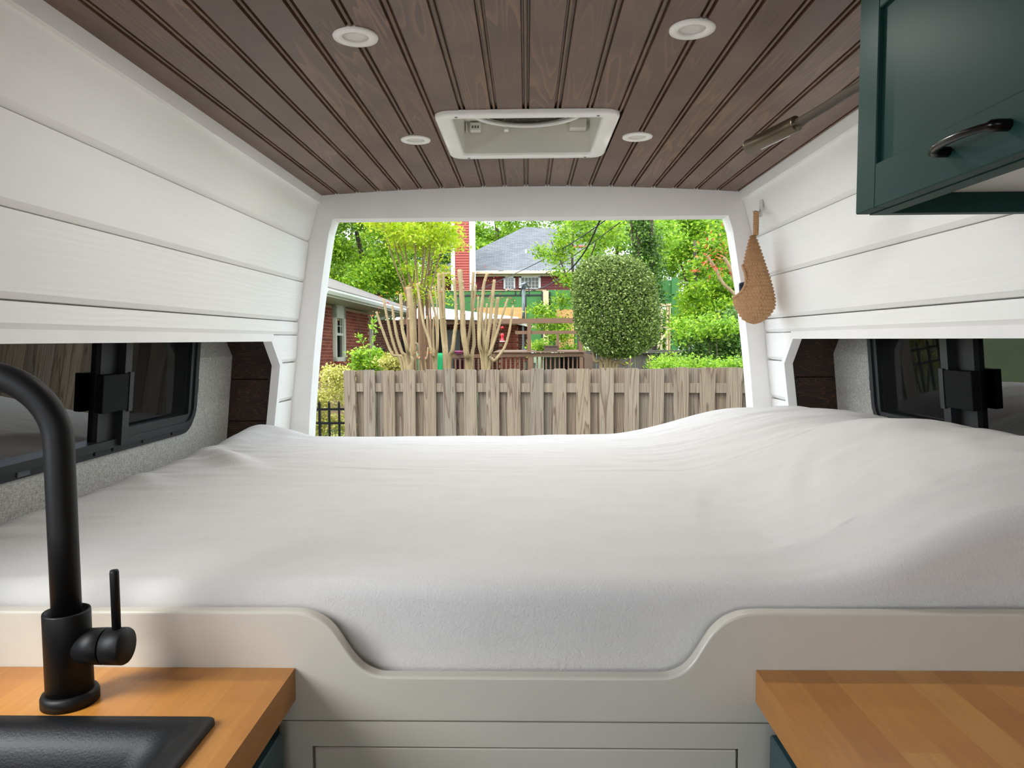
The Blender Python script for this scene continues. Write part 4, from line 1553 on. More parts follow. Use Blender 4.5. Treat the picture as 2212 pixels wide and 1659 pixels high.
pbox('back_wall', 800, 690, 1088, 830, 21.6, 21.9, 'brickwork', porch, pof)
pbox('storm_door', 966, 713, 993, 800, 21.45, 21.6, 'door_grey', porch, pof)
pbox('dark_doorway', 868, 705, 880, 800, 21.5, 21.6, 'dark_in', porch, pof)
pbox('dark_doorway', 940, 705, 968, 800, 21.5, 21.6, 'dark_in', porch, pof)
pbox('door_frame', 894, 708, 900, 800, 21.4, 21.6, 'door_grey', porch, pof)
pbox('beam', 862, 688, 1128, 701, 18.0, 18.15, 'deck', porch, pof)
pbox('post', 916, 700, 924, 800, 18.0, 18.15, 'deck', porch, pof)
pbox('railing', 806, 765, 1085, 774, 17.6, 17.7, 'deck', porch, pof)
for i in range(28):
    pbox('baluster', 812 + i * 10, 774, 815.5 + i * 10, 812, 17.62, 17.67, 'deck', porch, pof)
a, b, c, d = at(905, 663, 22.5), at(1120, 689, 20.5), at(1120, 694, 18.2), at(893, 688, 17.6)
e_ = Vector((0, 0, 0.05))
MB().hexa([p - pof for p in (d, c, b, a)] + [p - pof + e_ for p in (d, c, b, a)]).build('metal_roof', M['white_roof'], porch)
# brick pier with single bricks
pier = thing('brick_pier', 'red brick pier at the corner of the porch', 'pier', (at(1106, 760, 20.5).x, 20.5, GZ - 0.4))
pf = Vector(pier.location)
pa, pb_ = at(1078, 830, 20.5), at(1119, 699, 20.5)
MB().box((pa.x - pf.x, 0.02, 0), (pb_.x - pf.x, 0.9, pb_.z - pf.z)).build('core', M['mortar'], pier)
z, row = 0.3, 0
while z < pb_.z - pf.z - 0.03:
    x = pa.x - pf.x + 0.1 + (0.107 if row % 2 else 0)
    while x < pb_.x - pf.x + 0.01:
        o = link('brick', bm_, M['brick'], pier); o.location = (min(x, pb_.x - pf.x - 0.09), 0.02, z)
        x += 0.213
    o = link('brick', bm_, M['brick'], pier); o.location = (pb_.x - pf.x - 0.01, 0.15, z); o.rotation_euler = (0, 0, PI / 2)
    z += 0.0775
    row += 1
pbox('side_wall', 1119, 699, 1140, 830, 20.7, 21.0, 'brickwork', pier, pf)
pbox('conduit', 1128, 690, 1132, 752, 20.3, 20.36, 'galv', pier, pf)
pbox('meter_box', 1127, 752, 1136, 763, 20.2, 20.36, 'galv', pier, pf)
a, b, c, d = at(1115, 700, 20.2), at(1168, 712, 20.2), at(1168, 708, 20.2), at(1140, 698, 20.2)
MB().hexa([p - pf for p in (a, b, c, d)] + [p - pf + Vector((0, 1.2, 0)) for p in (a, b, c, d)]).build('eave', M['soffit'], pier)

# ---- deck
deck = thing('deck', 'brown stained wooden deck with railing and pergola beam', 'deck', (at(1170, 770, 14).x, 14, GZ))
df = Vector(deck.location)
pbox('top_beam', 1060, 687, 1262, 699, 13.6, 13.75, 'deck', deck, df)
pbox('mid_rail', 1113, 714, 1262, 722, 13.62, 13.72, 'deck', deck, df)
pbox('post', 1139, 699, 1147, 768, 13.6, 13.75, 'deck', deck, df)
pbox('post', 1251, 699, 1259, 768, 13.6, 13.75, 'deck', deck, df)
pbox('short_post', 1202, 722, 1208, 756, 13.62, 13.72, 'deck', deck, df)
pbox('deck_edge', 1066, 762, 1261, 771, 13.4, 13.6, 'deck', deck, df)
pbox('deck_top', 1066, 759, 1266, 762, 13.35, 15.6, 'deck', deck, df)
for i in range(17):
    pbox('baluster', 1092 + i * 9.6, 771, 1095 + i * 9.6, 812, 13.45, 13.5, 'deck', deck, df)
pbox('post', 1141, 771, 1151, 830, 13.4, 13.55, 'deck', deck, df)
pbox('corner_post', 1252, 771, 1260, 830, 13.4, 13.55, 'deck', deck, df)
a, b, c, d = at(1261, 773, 13.5), at(1282, 775, 15.4), at(1282, 766, 15.4), at(1261, 762, 13.5)
MB().hexa([p - df for p in (a, b, c, d)] + [p - df + Vector((-0.06, 0.06, 0)) for p in (a, b, c, d)]).build('side_edge', M['deck'], deck)
a, b, c, d = at(1262, 830, 13.6), at(1281, 830, 15.3), at(1281, 774, 15.3), at(1262, 772, 13.6)
MB().hexa([p - df for p in (a, b, c, d)] + [p - df + Vector((-0.05, 0.05, 0)) for p in (a, b, c, d)]).build('side_skirt', M['deck'], deck)
pbox('under_panel', 1175, 771, 1210, 830, 14.9, 15.0, 'grey_fence', deck, df)
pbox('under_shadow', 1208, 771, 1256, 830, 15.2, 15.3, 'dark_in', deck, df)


def simple(name, label, cat, px, py0, py1, wpx, Y, mat, prof_, n=14, group=None):
    """small turned object: prof_ gives (radius share, height share)"""
    b = at(px, py1, Y)
    h = at(px, py0, Y).z - b.z
    r_ = px2m(wpx, Y) / 2
    o = MB().lathe([(r_ * p, h * q) for p, q in prof_], (0, 0, 0), n=n).build(name, M[mat])
    o.location = b
    return tag(o, label, cat, group)


POT = [(0.62, 0), (0.85, 0.7), (1.0, 0.78), (1.0, 1.0), (0.88, 1.0), (0.8, 0.8), (0.0, 0.8)]
simple('plant_pot', 'dark pot on the porch railing', 'pot', 826, 752, 765, 13, 17.6, 'dark_pot', POT)
simple('plant_pot', 'mint green tall pot hanging among the pruned trunks', 'pot', 901, 741, 764, 8, 17.65, 'mint', POT)
simple('flower_pot', 'white pot under the deck beside the post', 'pot', 1135, 782, 797, 9, 13.9, 'white_pot', POT)
simple('flower_pot', 'small white pot under the deck between balusters', 'pot', 1154, 784, 797, 7, 13.9, 'white_pot', POT)
simple('plastic_tub', 'pink plastic tub on the porch railing', 'tub', 991, 758, 765, 22, 17.6, 'pink', POT)
bx_ = thing('planter_box', 'brown planter box on the deck edge', 'planter', at(1190, 758, 13.5))
o3 = Vector(bx_.location)
a, b = at(1175, 758, 13.5), at(1204, 746, 13.5)
w_, h_ = (b.x - a.x) / 2, b.z - a.z
MB().prism([(-w_ * 0.94, 0), (w_ * 0.94, 0), (w_, h_), (-w_, h_)], 'y', -0.08, 0.08).build('box', M['brown_box'], bx_)
MB().box((-w_ * 1.03, -0.095, h_ - 0.02), (w_ * 1.03, 0.095, h_)).build('rim', M['brown_box'], bx_)


def towel(label, px0, px1, py0, py1, Y, mat, seed, cat='towel', name='towel'):
    a, b = at(px0, py1, Y), at(px1, py0, Y)
    n, k_ = 14, 10
    V = []
    for j in range(k_):
        for i in range(n):
            t = i / (n - 1)
            V.append((a.x + (b.x - a.x) * t, Y + 0.02 * math.sin(t * 12 + seed) * (1 - j / k_) - (0.0 if j < k_ - 2 else -0.05 * (j - k_ + 2)), a.z + (b.z - a.z) * j / (k_ - 1)))
    F = [(j * n + i, j * n + i + 1, (j + 1) * n + i + 1, (j + 1) * n + i) for j in range(k_ - 1) for i in range(n - 1)]
    o = MB().add(V, F, True).build(name, M[mat])
    sl = o.modifiers.new('thickness', 'SOLIDIFY'); sl.thickness = 0.008
    return tag(o, label, cat, 'towels on the porch railing')


towel('green towel draped over the railing left of the thick pruned trunk', 867, 879, 764, 806, 17.55, 'towel', 1)
towel('green towel hanging right of the thick pruned trunk', 896, 914, 763, 806, 17.55, 'towel', 2)
towel('teal towel hanging between two pruned trunk clumps', 943, 956, 763, 806, 17.55, 'towel', 3)
towel('maroon cloth hanging below the porch railing', 980, 1028, 776, 806, 17.75, 'maroon', 4)

hf = thing('bird_feeder', 'red hanging bird feeder in front of the brick pier', 'feeder', at(1085, 737, 13.6))
q = 13.6 / FPX
MB().lathe([(0, 0), (5.0 * q, 0.5 * q), (5.0 * q, 2 * q), (3.6 * q, 3 * q), (2.6 * q, 7 * q), (3.8 * q, 12 * q), (3.6 * q, 15.5 * q), (1.5 * q, 17 * q), (0, 17 * q)], (0, 0, 0), n=16).build('bottle', M['red_plastic'], hf)
MB().lathe([(5.8 * q, -1.5 * q), (5.8 * q, 0.4 * q), (0, 0.4 * q)], (0, 0, 0), n=16).build('tray', M['white_pot'], hf)
MB().lathe([(3.6 * q, 27 * q), (3.6 * q, 29.5 * q), (2.4 * q, 32 * q), (0, 32 * q)], (0, 0, 0), n=16).build('ant_guard', M['red_plastic'], hf)
MB().tube([(0, 0, 17 * q), (0, 0, 42 * q)], 0.004, 6).build('hanger', M['wire'], hf)

# ---- red house with hip roof and chimney
RY_ = 30.0
rh = thing('red_house', 'two storey red sided house with grey hip roof and tall chimney', 'house', (at(1100, 700, RY_).x, RY_, GZ - 0.4))
rf = Vector(rh.location)


def siding(name, px0, py0, px1, py1, Y, step, mat):
    a, b = at(px0, py1, Y), at(px1, py0, Y)
    m = MB()
    z = a.z
    while z < b.z:
        z1 = min(z + step, b.z)
        m.add([(a.x - rf.x, Y - rf.y - 0.03, z - rf.z), (b.x - rf.x, Y - rf.y - 0.03, z - rf.z), (b.x - rf.x, Y - rf.y, z1 - rf.z), (a.x - rf.x, Y - rf.y, z1 - rf.z),
               (b.x - rf.x, Y - rf.y, z - rf.z), (a.x - rf.x, Y - rf.y, z - rf.z)], [(0, 1, 2, 3), (0, 5, 4, 1)])
        z = z1
    return m.build(name, M[mat], rh, fix=False)


pbox('wall_core', 962, 596, 1290, 720, RY_ + 0.02, RY_ + 3, 'red_siding_dark', rh, rf)
siding('siding', 962, 596, 1290, 640, RY_, 0.105, 'red_siding_dark')
pbox('chimney_core', 979, 400, 1018, 660, RY_ - 1.2, RY_ - 0.2, 'red_siding', rh, rf)
siding('chimney_siding', 979, 400, 1018, 660, RY_ - 1.22, 0.105, 'red_siding')
pbox('corner_board', 975, 400, 981, 660, RY_ - 1.27, RY_ - 1.1, 'trim_white', rh, rf)
pbox('corner_board', 1015, 400, 1025, 660, RY_ - 1.27, RY_ - 1.0, 'trim_white', rh, rf)
pbox('cornice', 945, 584, 1300, 592, RY_ - 0.6, RY_ + 0.2, 'cream_trim', rh, rf)
pbox('frieze', 962, 590, 1290, 598, RY_ - 0.10, RY_ + 0.02, 'cream_trim', rh, rf)
A, B = at(935, 586, RY_ - 0.6), at(1300, 583, RY_ - 0.6)
Ap = at(1133, 490, RY_ + 3.6)
Bp = at(1310, 500, RY_ + 4.2)
Lp = at(930, 600, RY_ + 4)
e_ = Vector((0, 0, 0.08))
m = MB()
m.add([p - rf for p in (A, B, Bp, Ap, Lp)] , [(0, 1, 2, 3), (0, 3, 4)])
m.build('roof', M['shingle'], rh, fix=False)
pbox('roof_vent_pipe', 1134, 539, 1138, 549, RY_ + 1.4, RY_ + 1.5, 'trim_white', rh, rf)
siding('gable_siding', 1235, 530, 1268, 545, RY_ + 2.0, 0.105, 'red_siding')
for (x0, x1, y0, y1, nc, nr_) in ((1088, 1113, 597, 626, 3, 3), (1121, 1168, 595, 624, 5, 3)):
    wv = empty('window', (0, 0, 0)); wv.parent = rh
    f1 = 3.5 if nc == 3 else 5
    m = MB()
    for q in ((x0, y0, x1, y0 + f1), (x0, y1 - 2, x1, y1), (x0, y0, x0 + f1, y1), (x1 - f1, y0, x1, y1)):
        a, b = at(q[0], q[3], RY_ - 0.06), at(q[2], q[1], RY_ - 0.06)
        m.box((a.x - rf.x, -0.08, a.z - rf.z), (b.x - rf.x, 0.02, b.z - rf.z))
    for i in range(1, nc):
        xx = x0 + f1 + (x1 - x0 - 2 * f1) * i / nc
        a, b = at(xx - 0.5, y1, RY_ - 0.06), at(xx + 0.5, y0, RY_ - 0.06)
        m.box((a.x - rf.x, -0.06, a.z - rf.z), (b.x - rf.x, 0.0, b.z - rf.z))
    for i in range(1, nr_):
        zz = y0 + f1 + (y1 - y0 - f1) * i / nr_
        a, b = at(x0, zz + 0.5, RY_ - 0.06), at(x1, zz - 0.5, RY_ - 0.06)
        m.box((a.x - rf.x, -0.06, a.z - rf.z), (b.x - rf.x, 0.0, b.z - rf.z))
    m.build('window_frame', M['trim_white'], wv)
    a, b = at(x0 + 2, y1, RY_ - 0.03), at(x1 - 2, y0 + 2, RY_ - 0.03)
    MB().box((a.x - rf.x, -0.04, a.z - rf.z), (b.x - rf.x, -0.03, b.z - rf.z)).build('pane', M['door_grey'] if nc == 5 else M['pane_glass'], wv)

# ---- green sheathed extension under construction
GY_ = 27.0
ge = thing('house_extension', 'unfinished house extension in green sheathing with taped seams', 'building', (at(1080, 720, GY_).x, GY_, GZ - 0.4))
gf = Vector(ge.location)
pbox('sheathing', 905, 629, 1178, 760, GY_, GY_ + 1.5, 'sheathing', ge, gf)
pbox('sheathing', 1184, 626, 1262, 760, GY_ + 0.8, GY_ + 1.6, 'sheathing', ge, gf)
pbox('corner_board', 1172, 628, 1185, 760, GY_ - 0.06, GY_ + 0.9, 'lumber', ge, gf)
pbox('top_plate', 905, 626, 1180, 629, GY_ - 0.03, GY_ + 0.4, 'lumber', ge, gf)
pbox('seam_tape', 905, 636, 1170, 641, GY_ - 0.02, GY_, 'tape', ge, gf)
pbox('seam_tape', 1112, 629, 1115, 637, GY_ - 0.02, GY_, 'tape', ge, gf)
pbox('seam_tape', 1170, 630, 1173, 760, GY_ - 0.07, GY_, 'tape', ge, gf)
pbox('seam_tape', 1186, 630, 1189, 760, GY_ + 0.7, GY_ + 0.8, 'tape', ge, gf)
pbox('seam_tape', 1131, 640, 1137, 664, GY_ - 0.02, GY_, 'tape', ge, gf)
pbox('plywood', 1030, 664, 1136, 690, GY_ - 0.05, GY_, 'osb', ge, gf)
pbox('plywood', 1200, 668, 1240, 752, GY_ + 0.72, GY_ + 0.8, 'osb', ge, gf)
for i, (x0, y0, x1, y1) in enumerate(((1160, 640, 1161.5, 662), (1163, 642, 1164, 660), (1104, 646, 1113, 647.5), (1105, 650, 1111, 651.5), (1101, 654, 1114, 655.5))):
    pbox('printed_mark', x0, y0, x1, y1, GY_ - 0.012, GY_, 'leaf_dark', ge, gf)
st = thing('stud_wall', 'bare timber stud wall beside green sheathing behind the clipped shrub', 'frame', (at(1440, 760, 22).x, 22, GZ))
sf = Vector(st.location)
for x0, x1 in ((1428, 1431.5), (1440, 1444.5), (1446, 1449)):
    pbox('stud', x0, 655, x1, 760, 22, 22.14, 'lumber', st, sf)
pbox('plate', 1424, 656, 1450, 660, 21.95, 22.1, 'lumber', st, sf)
pbox('plate', 1427, 706, 1440, 709, 21.95, 22.1, 'lumber', st, sf)
a, b = at(1419, 750, 21.9), at(1448, 708, 21.9)
MB().tube([a - sf, b - sf], 0.05, 4, smooth=False).build('brace', M['lumber'], st)
pbox('sheathing', 1450, 600, 1466, 760, 22.0, 22.1, 'sheathing', st, sf)
pbox('sheathing', 1418, 605, 1450, 655, 22.1, 22.2, 'sheathing', st, sf)
pbox('seam_tape', 1450, 724, 1466, 728, 21.95, 22.0, 'tape', st, sf)

# ---- service mast and cables
ms = thing('service_mast', 'grey electrical service mast with cables above the deck', 'mast', (at(1131, 690, 19.8).x, 19.8, at(1131, 690, 19.8).z))
mf = Vector(ms.location)
MB().tube([Vector((0, 0, 0)), at(1131, 622, 19.8) - mf], 0.045, 10).build('pipe', M['galv'], ms)
MB().tube([at(1131, 624, 19.8) - mf, at(1131, 614, 19.8) - mf, at(1136, 611, 19.75) - mf], [0.06, 0.07, 0.03], 10).build('weather_head', M['galv'], ms)
MB().tube(catmull([at(1135, 612, 19.7) - mf, at(1142, 622, 19.7) - mf, at(1143, 640, 19.7) - mf, at(1138, 634, 19.7) - mf], 5), 0.016, 6).build('drip_loop', M['wire'], ms)
MB().tube(catmull([at(1131, 614, 19.7) - mf, at(1125, 630, 19.7) - mf, at(1122, 640, 19.7) - mf], 5), 0.02, 6).build('drip_loop', M['wire'], ms)
for lab, pts_, r_ in (('thick cable running from the service mast up past the clipped shrub', [(1137, 631, 19.7), (1180, 618, 18), (1225, 588, 16), (1262, 545, 14), (1296, 475, 12), (1310, 440, 11)], 0.016),
                      ('thin cable crossing the red siding and windows', [(905, 668, 22), (1000, 640, 21), (1080, 606, 19), (1160, 568, 17), (1240, 522, 14), (1330, 460, 12)], 0.011),
                      ('thin lower cable crossing the green sheathing', [(960, 668, 22), (1060, 640, 20), (1150, 606, 18), (1240, 552, 15), (1340, 480, 12)], 0.008)):
    P = catmull([at(*p) for p in pts_], 8)
    o = MB().tube(P, r_, 5).build('overhead_cable', M['wire'])
    tag(o, lab, 'cable', 'overhead cables')

# ---- pruned crape myrtles just behind the fence
CL = {
 'clump with one very thick trunk in front of the porch post': (9.6, [
   ([(886, 800), (888, 780), (893, 745), (891, 700), (887, 655), (882, 620)], 9.5, 7.0), ([(884, 800), (879, 752), (869, 710), (867, 670), (865, 635)], 5.5, 3.4),
   ([(881, 800), (868, 760), (858, 728), (851, 690), (847, 660)], 5.0, 3.0), ([(876, 800), (858, 765), (846, 728), (836, 684), (828, 645)], 4.6, 2.8), ([(870, 800), (848, 766), (838, 744), (824, 706), (813, 673)], 4.4, 2.7)]),
 'thin stemmed clump with grey leaning stem': (9.4, [
   ([(939, 800), (933, 765), (926, 732), (915, 700), (908, 660), (901, 612)], 4.6, 2.6), ([(937, 800), (930, 745), (924, 715), (922, 682)], 3.2, 1.8), ([(940, 800), (937, 750), (936, 715), (937, 684)], 3.4, 2.2),
   ([(941, 800), (944, 750), (942, 690), (934, 655), (928, 628)], 4.0, 2.4), ([(943, 800), (946, 745), (946, 690), (940, 618)], 2.8, 1.6), ([(920, 800), (922, 775), (925, 750)], 2.4, 1.8), ([(912, 800), (903, 775), (900, 760)], 2.4, 1.4)]),
 'clump of two tall parallel trunks and a bowed one': (9.5, [
   ([(962, 800), (958, 735), (953, 680), (949, 625), (948, 590)], 6.0, 4.4), ([(965, 800), (963, 735), (959, 680), (958, 620), (958, 588)], 5.0, 3.4), ([(970, 800), (978, 755), (982, 720), (986, 690), (984, 645), (982, 602)], 6.0, 3.6)]),
 'clump with a forked knobbly trunk': (9.5, [
   ([(1012, 800), (1008, 765), (1001, 720), (999, 665), (996, 620), (993, 582)], 8.0, 5.6), ([(1012, 800), (1010, 755), (1016, 705), (1023, 655), (1028, 616)], 4.8, 2.6), ([(1018, 800), (1024, 740), (1021, 690), (1020, 640), (1023, 588)], 5.2, 3.2)]),
 'widest clump with two stems splayed outwards': (9.3, [
   ([(1046, 800), (1036, 745), (1037, 705), (1043, 640), (1046, 612), (1053, 590)], 5.6, 3.2), ([(1050, 800), (1052, 745), (1059, 690), (1064, 640), (1068, 604)], 6.0, 3.6), ([(1054, 800), (1062, 752), (1069, 705), (1073, 665), (1076, 642)], 6.0, 4.0),
   ([(1052, 800), (1060, 762), (1076, 712), (1088, 672), (1097, 645)], 3.8, 2.4), ([(1056, 800), (1070, 778), (1090, 750), (1101, 712), (1108, 660)], 4.4, 2.6), ([(1042, 800), (1034, 745), (1033, 690), (1033, 640)], 3.2, 2.4), ([(1049, 800), (1047, 735), (1050, 690), (1052, 655)], 4.0, 2.6), ([(1046, 800), (1044, 740), (1042, 690), (1040, 648)], 3.0, 2.0)]),
 'clump at the doorway pillar with red young leaves': (8.6, [
   ([(1640, 800), (1615, 690), (1590, 640), (1562, 612), (1545, 580), (1528, 553)], 6.0, 3.0), ([(1645, 800), (1618, 690), (1588, 610), (1575, 575), (1564, 556)], 6.0, 4.0)]),
}
for ci, (lab, (Yc, stems)) in enumerate(CL.items()):
    b0 = at(stems[0][0][0][0], 800, Yc)
    T = thing('crape_myrtle', 'pruned bare crape myrtle, ' + lab, 'tree', (b0.x, Yc, GZ), 'pruned crape myrtles behind the fence')
    off = Vector((b0.x, Yc, GZ))
    tips = []
    rr = random.Random(ci)
    for pts_, w0, w1 in stems:
        dy = rr.uniform(-0.18, 0.18)
        P = [at(x, y, Yc + dy * (1 if i else 0)) - off for i, (x, y) in enumerate(pts_)]
        P = [Vector((P[0].x * 0.35, 0, 0))] + P
        cp_ = catmull(P, 6)
        rad_ = list(np.interp(np.linspace(0, 1, len(cp_)), [0, 0.3, 1.0], [px2m(w0 * 0.95, Yc), px2m(w0 * 0.5 + w1 * 0.42, Yc), px2m(w1 * 0.92, Yc)]))
        rad_ = [r_ * (1 + 0.08 * rr.uniform(-1, 1)) for r_ in rad_]
        o = MB().tube(cp_, rad_, 9).build('stem', M['myrtle_bark'], T)
        tips.append((P[-1], P[-2]))
        # knuckles where shoots were cut
        if w0 > 3.5:
            for q in range(3):
                kq = MB()
                p = cp_[rr.randrange(len(cp_) // 2, len(cp_) - 2)]
                dv = Vector((rr.choice((-1, 1)) * rr.uniform(0.6, 1), -0.5, rr.uniform(0.2, 0.8))).normalized()
                kq.tube([p, p + dv * px2m(w1 * 1.5, Yc)], [px2m(w1 * 0.6, Yc), px2m(w1 * 0.4, Yc)], 6).build('pruning_stub', M['myrtle_bark'], o)
    r = np.random.default_rng(ci)
    big = ci == 5
    P = []
    for t, t2 in tips:
        kk = 60 if big else 9
        P.append(np.array(t + (t2 - t) * 0.08) + r.normal(size=(kk, 3)) * np.array([0.05, 0.05, 0.07]) * (2.0 if big else 0.8))
    leaves_mesh('red_leaves', np.concatenate(P), 0.055 if big else 0.035, 'leaf_red', T, seed=ci, aspect=0.35)

# ---- clipped shrub on several stems
ty = 11.0
tb = at(1318, 800, ty)
tp = thing('clipped_shrub', 'clipped rounded evergreen shrub on several bare stems beside the deck', 'shrub', (tb.x, ty, GZ))
to = Vector((tb.x, ty, GZ))
c0 = at(1327, 663, ty) - to
rw, rhh = px2m(88, ty), px2m(107, ty)
P = blob_pts([((0, 0, 0), (rw, rw * 0.95, rhh))], 44000, 0.30, 21, 3.0)
# slant the silhouette: fuller and lower on the right, tapering to the stems
P[:, 0] += (-P[:, 2] / rhh) * px2m(11, ty) + px2m(2, ty)
low = np.clip(-P[:, 2] / rhh - 0.72, 0, 1)
P[:, 0] *= 1 - 0.7 * low
P += RNG.normal(size=P.shape) * 0.018
leaves_mesh('foliage', P + np.array(c0), 0.042, 'leaf_topiary', tp, seed=22, aspect=0.5)
Q = blob_pts([((0, 0, 0), (rw * 0.78, rw * 0.75, rhh * 0.82))], 9000, 0.5, 23)
leaves_mesh('inner_twigs', Q + np.array(c0), 0.10, 'grey_bark', tp, seed=24, aspect=0.10)
for (x0, x1, y1) in ((1300, 1275, 745), (1308, 1300, 740), (1318, 1330, 730), (1324, 1355, 750), (1330, 1385, 760), (1312, 1318, 720)):
    MB().tube(catmull([Vector((px2m(x0 - 1318, ty), 0, 0)), at(x0, 800, ty) - to, at((x0 + x1) / 2 - 3, (800 + y1) / 2 + 5, ty) - to, at(x1, y1 - 30, ty) - to], 5), [0.035] * 6 + [0.028] * 5 + [0.016] * 5, 8).build('stem', M['myrtle_bark'], tp)

# ---- old grey fence at the back of the yard
gA, gB = at(1225, 757, 15.9), at(1560, 757, 15.9)
bf = thing('back_fence', 'old grey board fence at the back of the yard', 'fence', (gA.x, 15.9, GZ))
gh = at(1370, 757, 15.9).z - GZ
gm = MB().box((-0.068, -0.01, 0), (0.068, 0.01, gh), 0.004).mesh('board')
for i in range(int((gB.x - gA.x) / 0.145)):
    o = link('board', gm, M['grey_fence'], bf); o.location = (i * 0.145, 0, random.uniform(-0.03, 0.01))
pbox('cap_rail', 1225, 756, 1560, 764, 15.8, 16.0, 'grey_fence', bf, Vector((gA.x, 15.9, GZ)))
pbox('post', 1403, 752, 1409, 800, 15.82, 15.88, 'grey_fence', bf, Vector((gA.x, 15.9, GZ)))


# ---- trees
def trunk_line(pxs, Y, r0, r1):
    P = [at(x, y, Y) for x, y in pxs]
    P = [Vector((P[0].x, Y, GZ))] + P
    return (P, r0, r1)


TG = 'trees behind the houses and yard'
stem_tree('maple_tree', 'broad bright green tree above the brick house roof', 'tree', [trunk_line([(800, 720), (790, 600), (770, 500)], 27, 0.20, 0.08), trunk_line([(800, 700), (830, 600), (880, 500)], 27, 0.15, 0.05)],
          subblobs(660, 430, 900, 640, 27, 5, 42, 31, 0.10, 0.2), 42000, 0.13, 'leaf_mid', 'grey_bark', 27, 800, TG, 12, seed=31)
stem_tree('maple_tree', 'darker green tree filling the gaps behind the bright ones above the brick roof', 'tree', [trunk_line([(880, 700), (870, 600), (860, 480)], 40, 0.25, 0.1)],
          subblobs(640, 400, 960, 680, 41, 3, 40, 32, 0.08, 0.15), 30000, 0.21, 'leaf_dark', 'grey_bark', 40, 880, TG, 12, seed=32)
myr = []
for q, (bx0, tx, ty_) in enumerate(((880, 822, 470), (884, 840, 470), (890, 868, 470), (893, 900, 470), (905, 892, 480), (908, 925, 470), (915, 935, 470), (922, 945, 480), (930, 962, 500), (898, 850, 500), (912, 915, 500), (925, 930, 520))):
    myr.append(trunk_line([(bx0, 690), (bx0 - 2, 640), ((bx0 * 0.5 + tx * 0.5), 565), (tx, ty_)], 14.5 + 0.12 * (q % 4), 0.026, 0.010))
stem_tree('tall_crape_myrtle', 'tall multi-stemmed tree with yellow green leaves beside the red chimney', 'tree', myr,
          subblobs(810, 400, 975, 530, 14.8, 2.2, 24, 33, 0.09, 0.17) + subblobs(880, 520, 965, 660, 14.9, 1.2, 12, 34, 0.08, 0.14) + subblobs(955, 440, 992, 545, 14.3, 0.8, 6, 44, 0.14, 0.22), 11000, 0.075, 'leaf_yellow', 'pink_bark', 14.6, 905, TG, 12, seed=33)
stem_tree('tall_tree', 'pale green tree rising behind the grey hip roof', 'tree', [trunk_line([(1090, 700), (1080, 560), (1070, 470)], 50, 0.3, 0.1)],
          subblobs(1000, 380, 1260, 560, 50, 6, 34, 35, 0.09, 0.17), 22000, 0.24, 'leaf_fresh', 'grey_bark', 50, 1090, TG, 12, seed=35)
stem_tree('slim_tree', 'slim open tree in front of the grey roof beside the clipped shrub', 'tree',
          [trunk_line([(1252, 760), (1243, 640), (1236, 560), (1240, 470)], 15.5, 0.05, 0.02), trunk_line([(1250, 700), (1225, 600), (1190, 520)], 15.5, 0.03, 0.012), trunk_line([(1250, 700), (1262, 600), (1300, 490)], 15.5, 0.03, 0.012)],
          subblobs(1160, 470, 1330, 560, 15.5, 1.5, 20, 36, 0.09, 0.17) + subblobs(1160, 650, 1255, 770, 16, 1.0, 10, 37, 0.10, 0.17) + subblobs(1190, 560, 1260, 660, 15.7, 1.0, 7, 38, 0.10, 0.16), 9500, 0.07, 'leaf_mid', 'grey_bark', 15.5, 1252, TG, 10, seed=36)
stem_tree('ivy_tree', 'tree with dark trunks wrapped in ivy behind the clipped shrub', 'tree',
          [trunk_line([(1392, 760), (1386, 640), (1380, 540), (1384, 440)], 18, 0.13, 0.07), trunk_line([(1412, 760), (1408, 640), (1407, 540), (1406, 440)], 18, 0.10, 0.06), trunk_line([(1388, 640), (1372, 560), (1362, 470)], 18, 0.05, 0.03)],
          [((at(1383, y, 18).x, 18, at(1383, y, 18).z), (0.17, 0.2, 0.4)) for y in range(470, 700, 22)] + [((at(1408, y, 18).x, 18, at(1408, y, 18).z), (0.16, 0.2, 0.4)) for y in range(520, 720, 22)], 9000, 0.085, 'leaf_dark', 'grey_bark', 18, 1400, TG, 8, seed=39)
stem_tree('light_tree', 'light green tree canopy above the clipped shrub', 'tree', [trunk_line([(1340, 740), (1335, 600), (1330, 480)], 21, 0.10, 0.04)],
          subblobs(1250, 440, 1440, 570, 21, 3, 22, 40, 0.09, 0.17), 9000, 0.11, 'leaf_fresh', 'grey_bark', 21, 1340, TG, 12, seed=40)
stem_tree('bright_tree', 'dense bright yellow green tree behind the stud wall', 'tree', [trunk_line([(1510, 760), (1505, 620), (1500, 500)], 24.5, 0.16, 0.06), trunk_line([(1510, 700), (1480, 600), (1455, 500)], 24.5, 0.08, 0.03)],
          subblobs(1410, 450, 1640, 720, 25, 3, 46, 41, 0.08, 0.15), 36000, 0.13, 'leaf_fresh', 'grey_bark', 24.5, 1510, TG, 12, seed=41)
stem_tree('vine_tree', 'vine draped tree with hanging green leaves beside the rear doorway pillar', 'tree', [trunk_line([(1502, 780), (1504, 640), (1500, 520)], 17, 0.07, 0.03)],
          subblobs(1480, 560, 1620, 740, 17, 2, 24, 42, 0.09, 0.16) + subblobs(1540, 440, 1640, 560, 16, 2, 12, 48, 0.10, 0.18), 16000, 0.10, 'leaf_mid', 'grey_bark', 17, 1502, TG, 12, seed=42)
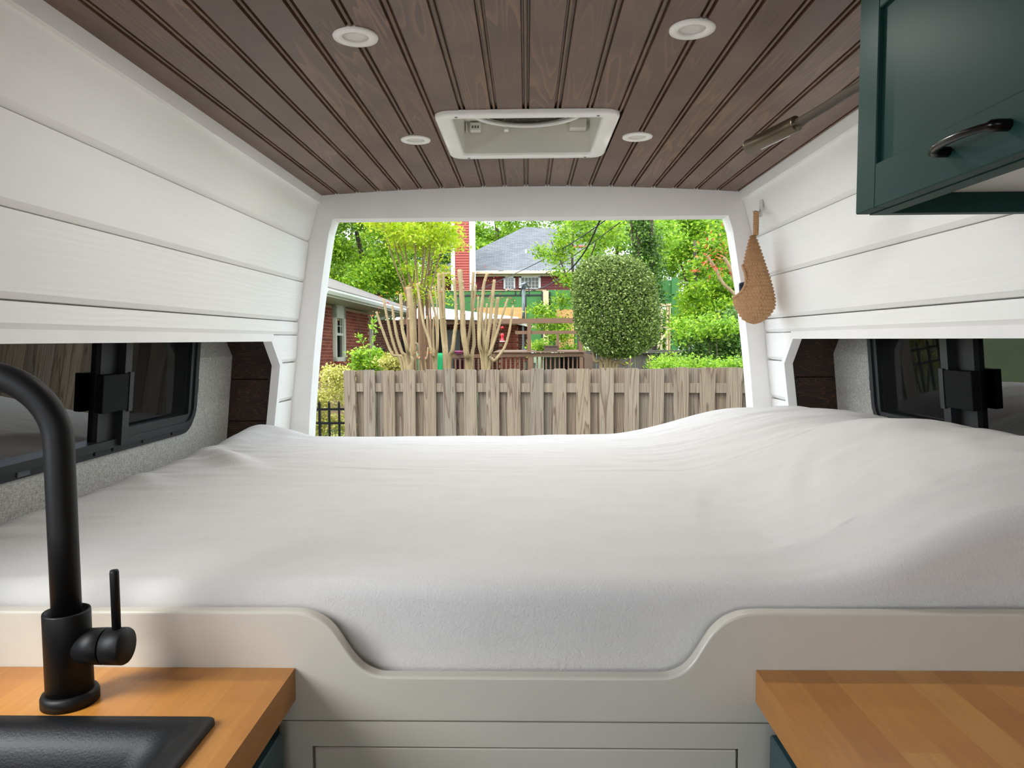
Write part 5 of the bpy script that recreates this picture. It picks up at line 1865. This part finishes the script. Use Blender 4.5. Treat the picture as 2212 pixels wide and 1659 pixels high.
stem_tree('backdrop_tree', 'deep green tree closing the view behind the bright tree', 'tree', [trunk_line([(1540, 740), (1540, 600), (1540, 480)], 38, 0.3, 0.1)],
          subblobs(1330, 470, 1680, 760, 38, 4, 50, 43, 0.09, 0.16), 36000, 0.22, 'leaf_mid', 'grey_bark', 38, 1540, TG, 12, seed=43)
stem_tree('backdrop_tree', 'deep green tree far behind the brick house', 'tree', [trunk_line([(760, 740), (760, 600), (760, 480)], 58, 0.3, 0.1)],
          subblobs(600, 380, 980, 720, 58, 4, 50, 47, 0.07, 0.13), 26000, 0.34, 'leaf_dark', 'grey_bark', 58, 760, TG, 12, seed=47)
shrub('dark_bush', 'dark green bush in front of the vine draped tree', 1470, 690, 1640, 790, 14.0, 12000, 0.07, 'leaf_dark', 20, 51, 1.0, group='bushes along the back of the yard')
shrub('bright_bush', 'bright green bush growing through the dark one', 1470, 690, 1640, 722, 13.2, 2600, 0.075, 'leaf_fresh', 8, 52, 0.8, group='bushes along the back of the yard')
shrub('low_hedge', 'low yellow green hedge just behind the wooden fence', 1425, 784, 1660, 815, 9.6, 9000, 0.04, 'leaf_fresh', 26, 53, 0.5, group='bushes along the back of the yard')
shrub('feathery_bush', 'feathery green bush below the clipped shrub and grey fence', 1415, 772, 1475, 812, 10.4, 3000, 0.05, 'leaf_mid', 8, 54, 0.5, group='bushes along the back of the yard', aspect=0.25)
shrub('deck_plant', 'leafy potted plant beside the planter box on the deck', 1158, 736, 1174, 759, 14.2, 420, 0.06, 'leaf_fresh', 4, 55, 0.2)
# hedge along the passenger side of the van, seen through the tinted window
hb = thing('side_hedge', 'ivy hedge with dark stems outside the tinted window', 'hedge', (3.3, 3.0, GZ))
P = clusters([((random.uniform(-0.5, 0.6), random.uniform(-1.2, 2.9), random.uniform(0.6, 3.4)), (0.5, 0.7, 0.5)) for i in range(40)], 14000, 0.09, 10, 61)
leaves_mesh('foliage', P, 0.085, 'leaf_mid', hb, seed=61)
for i in range(9):
    y = -1.2 + i * 0.5
    MB().tube([(0, y, 0), (0.05, y + 0.1, 1.5), (random.uniform(-.2, .2), y, 3.2)], [0.04, 0.035, 0.02], 7).build('trunk', M['grey_bark'], hb)
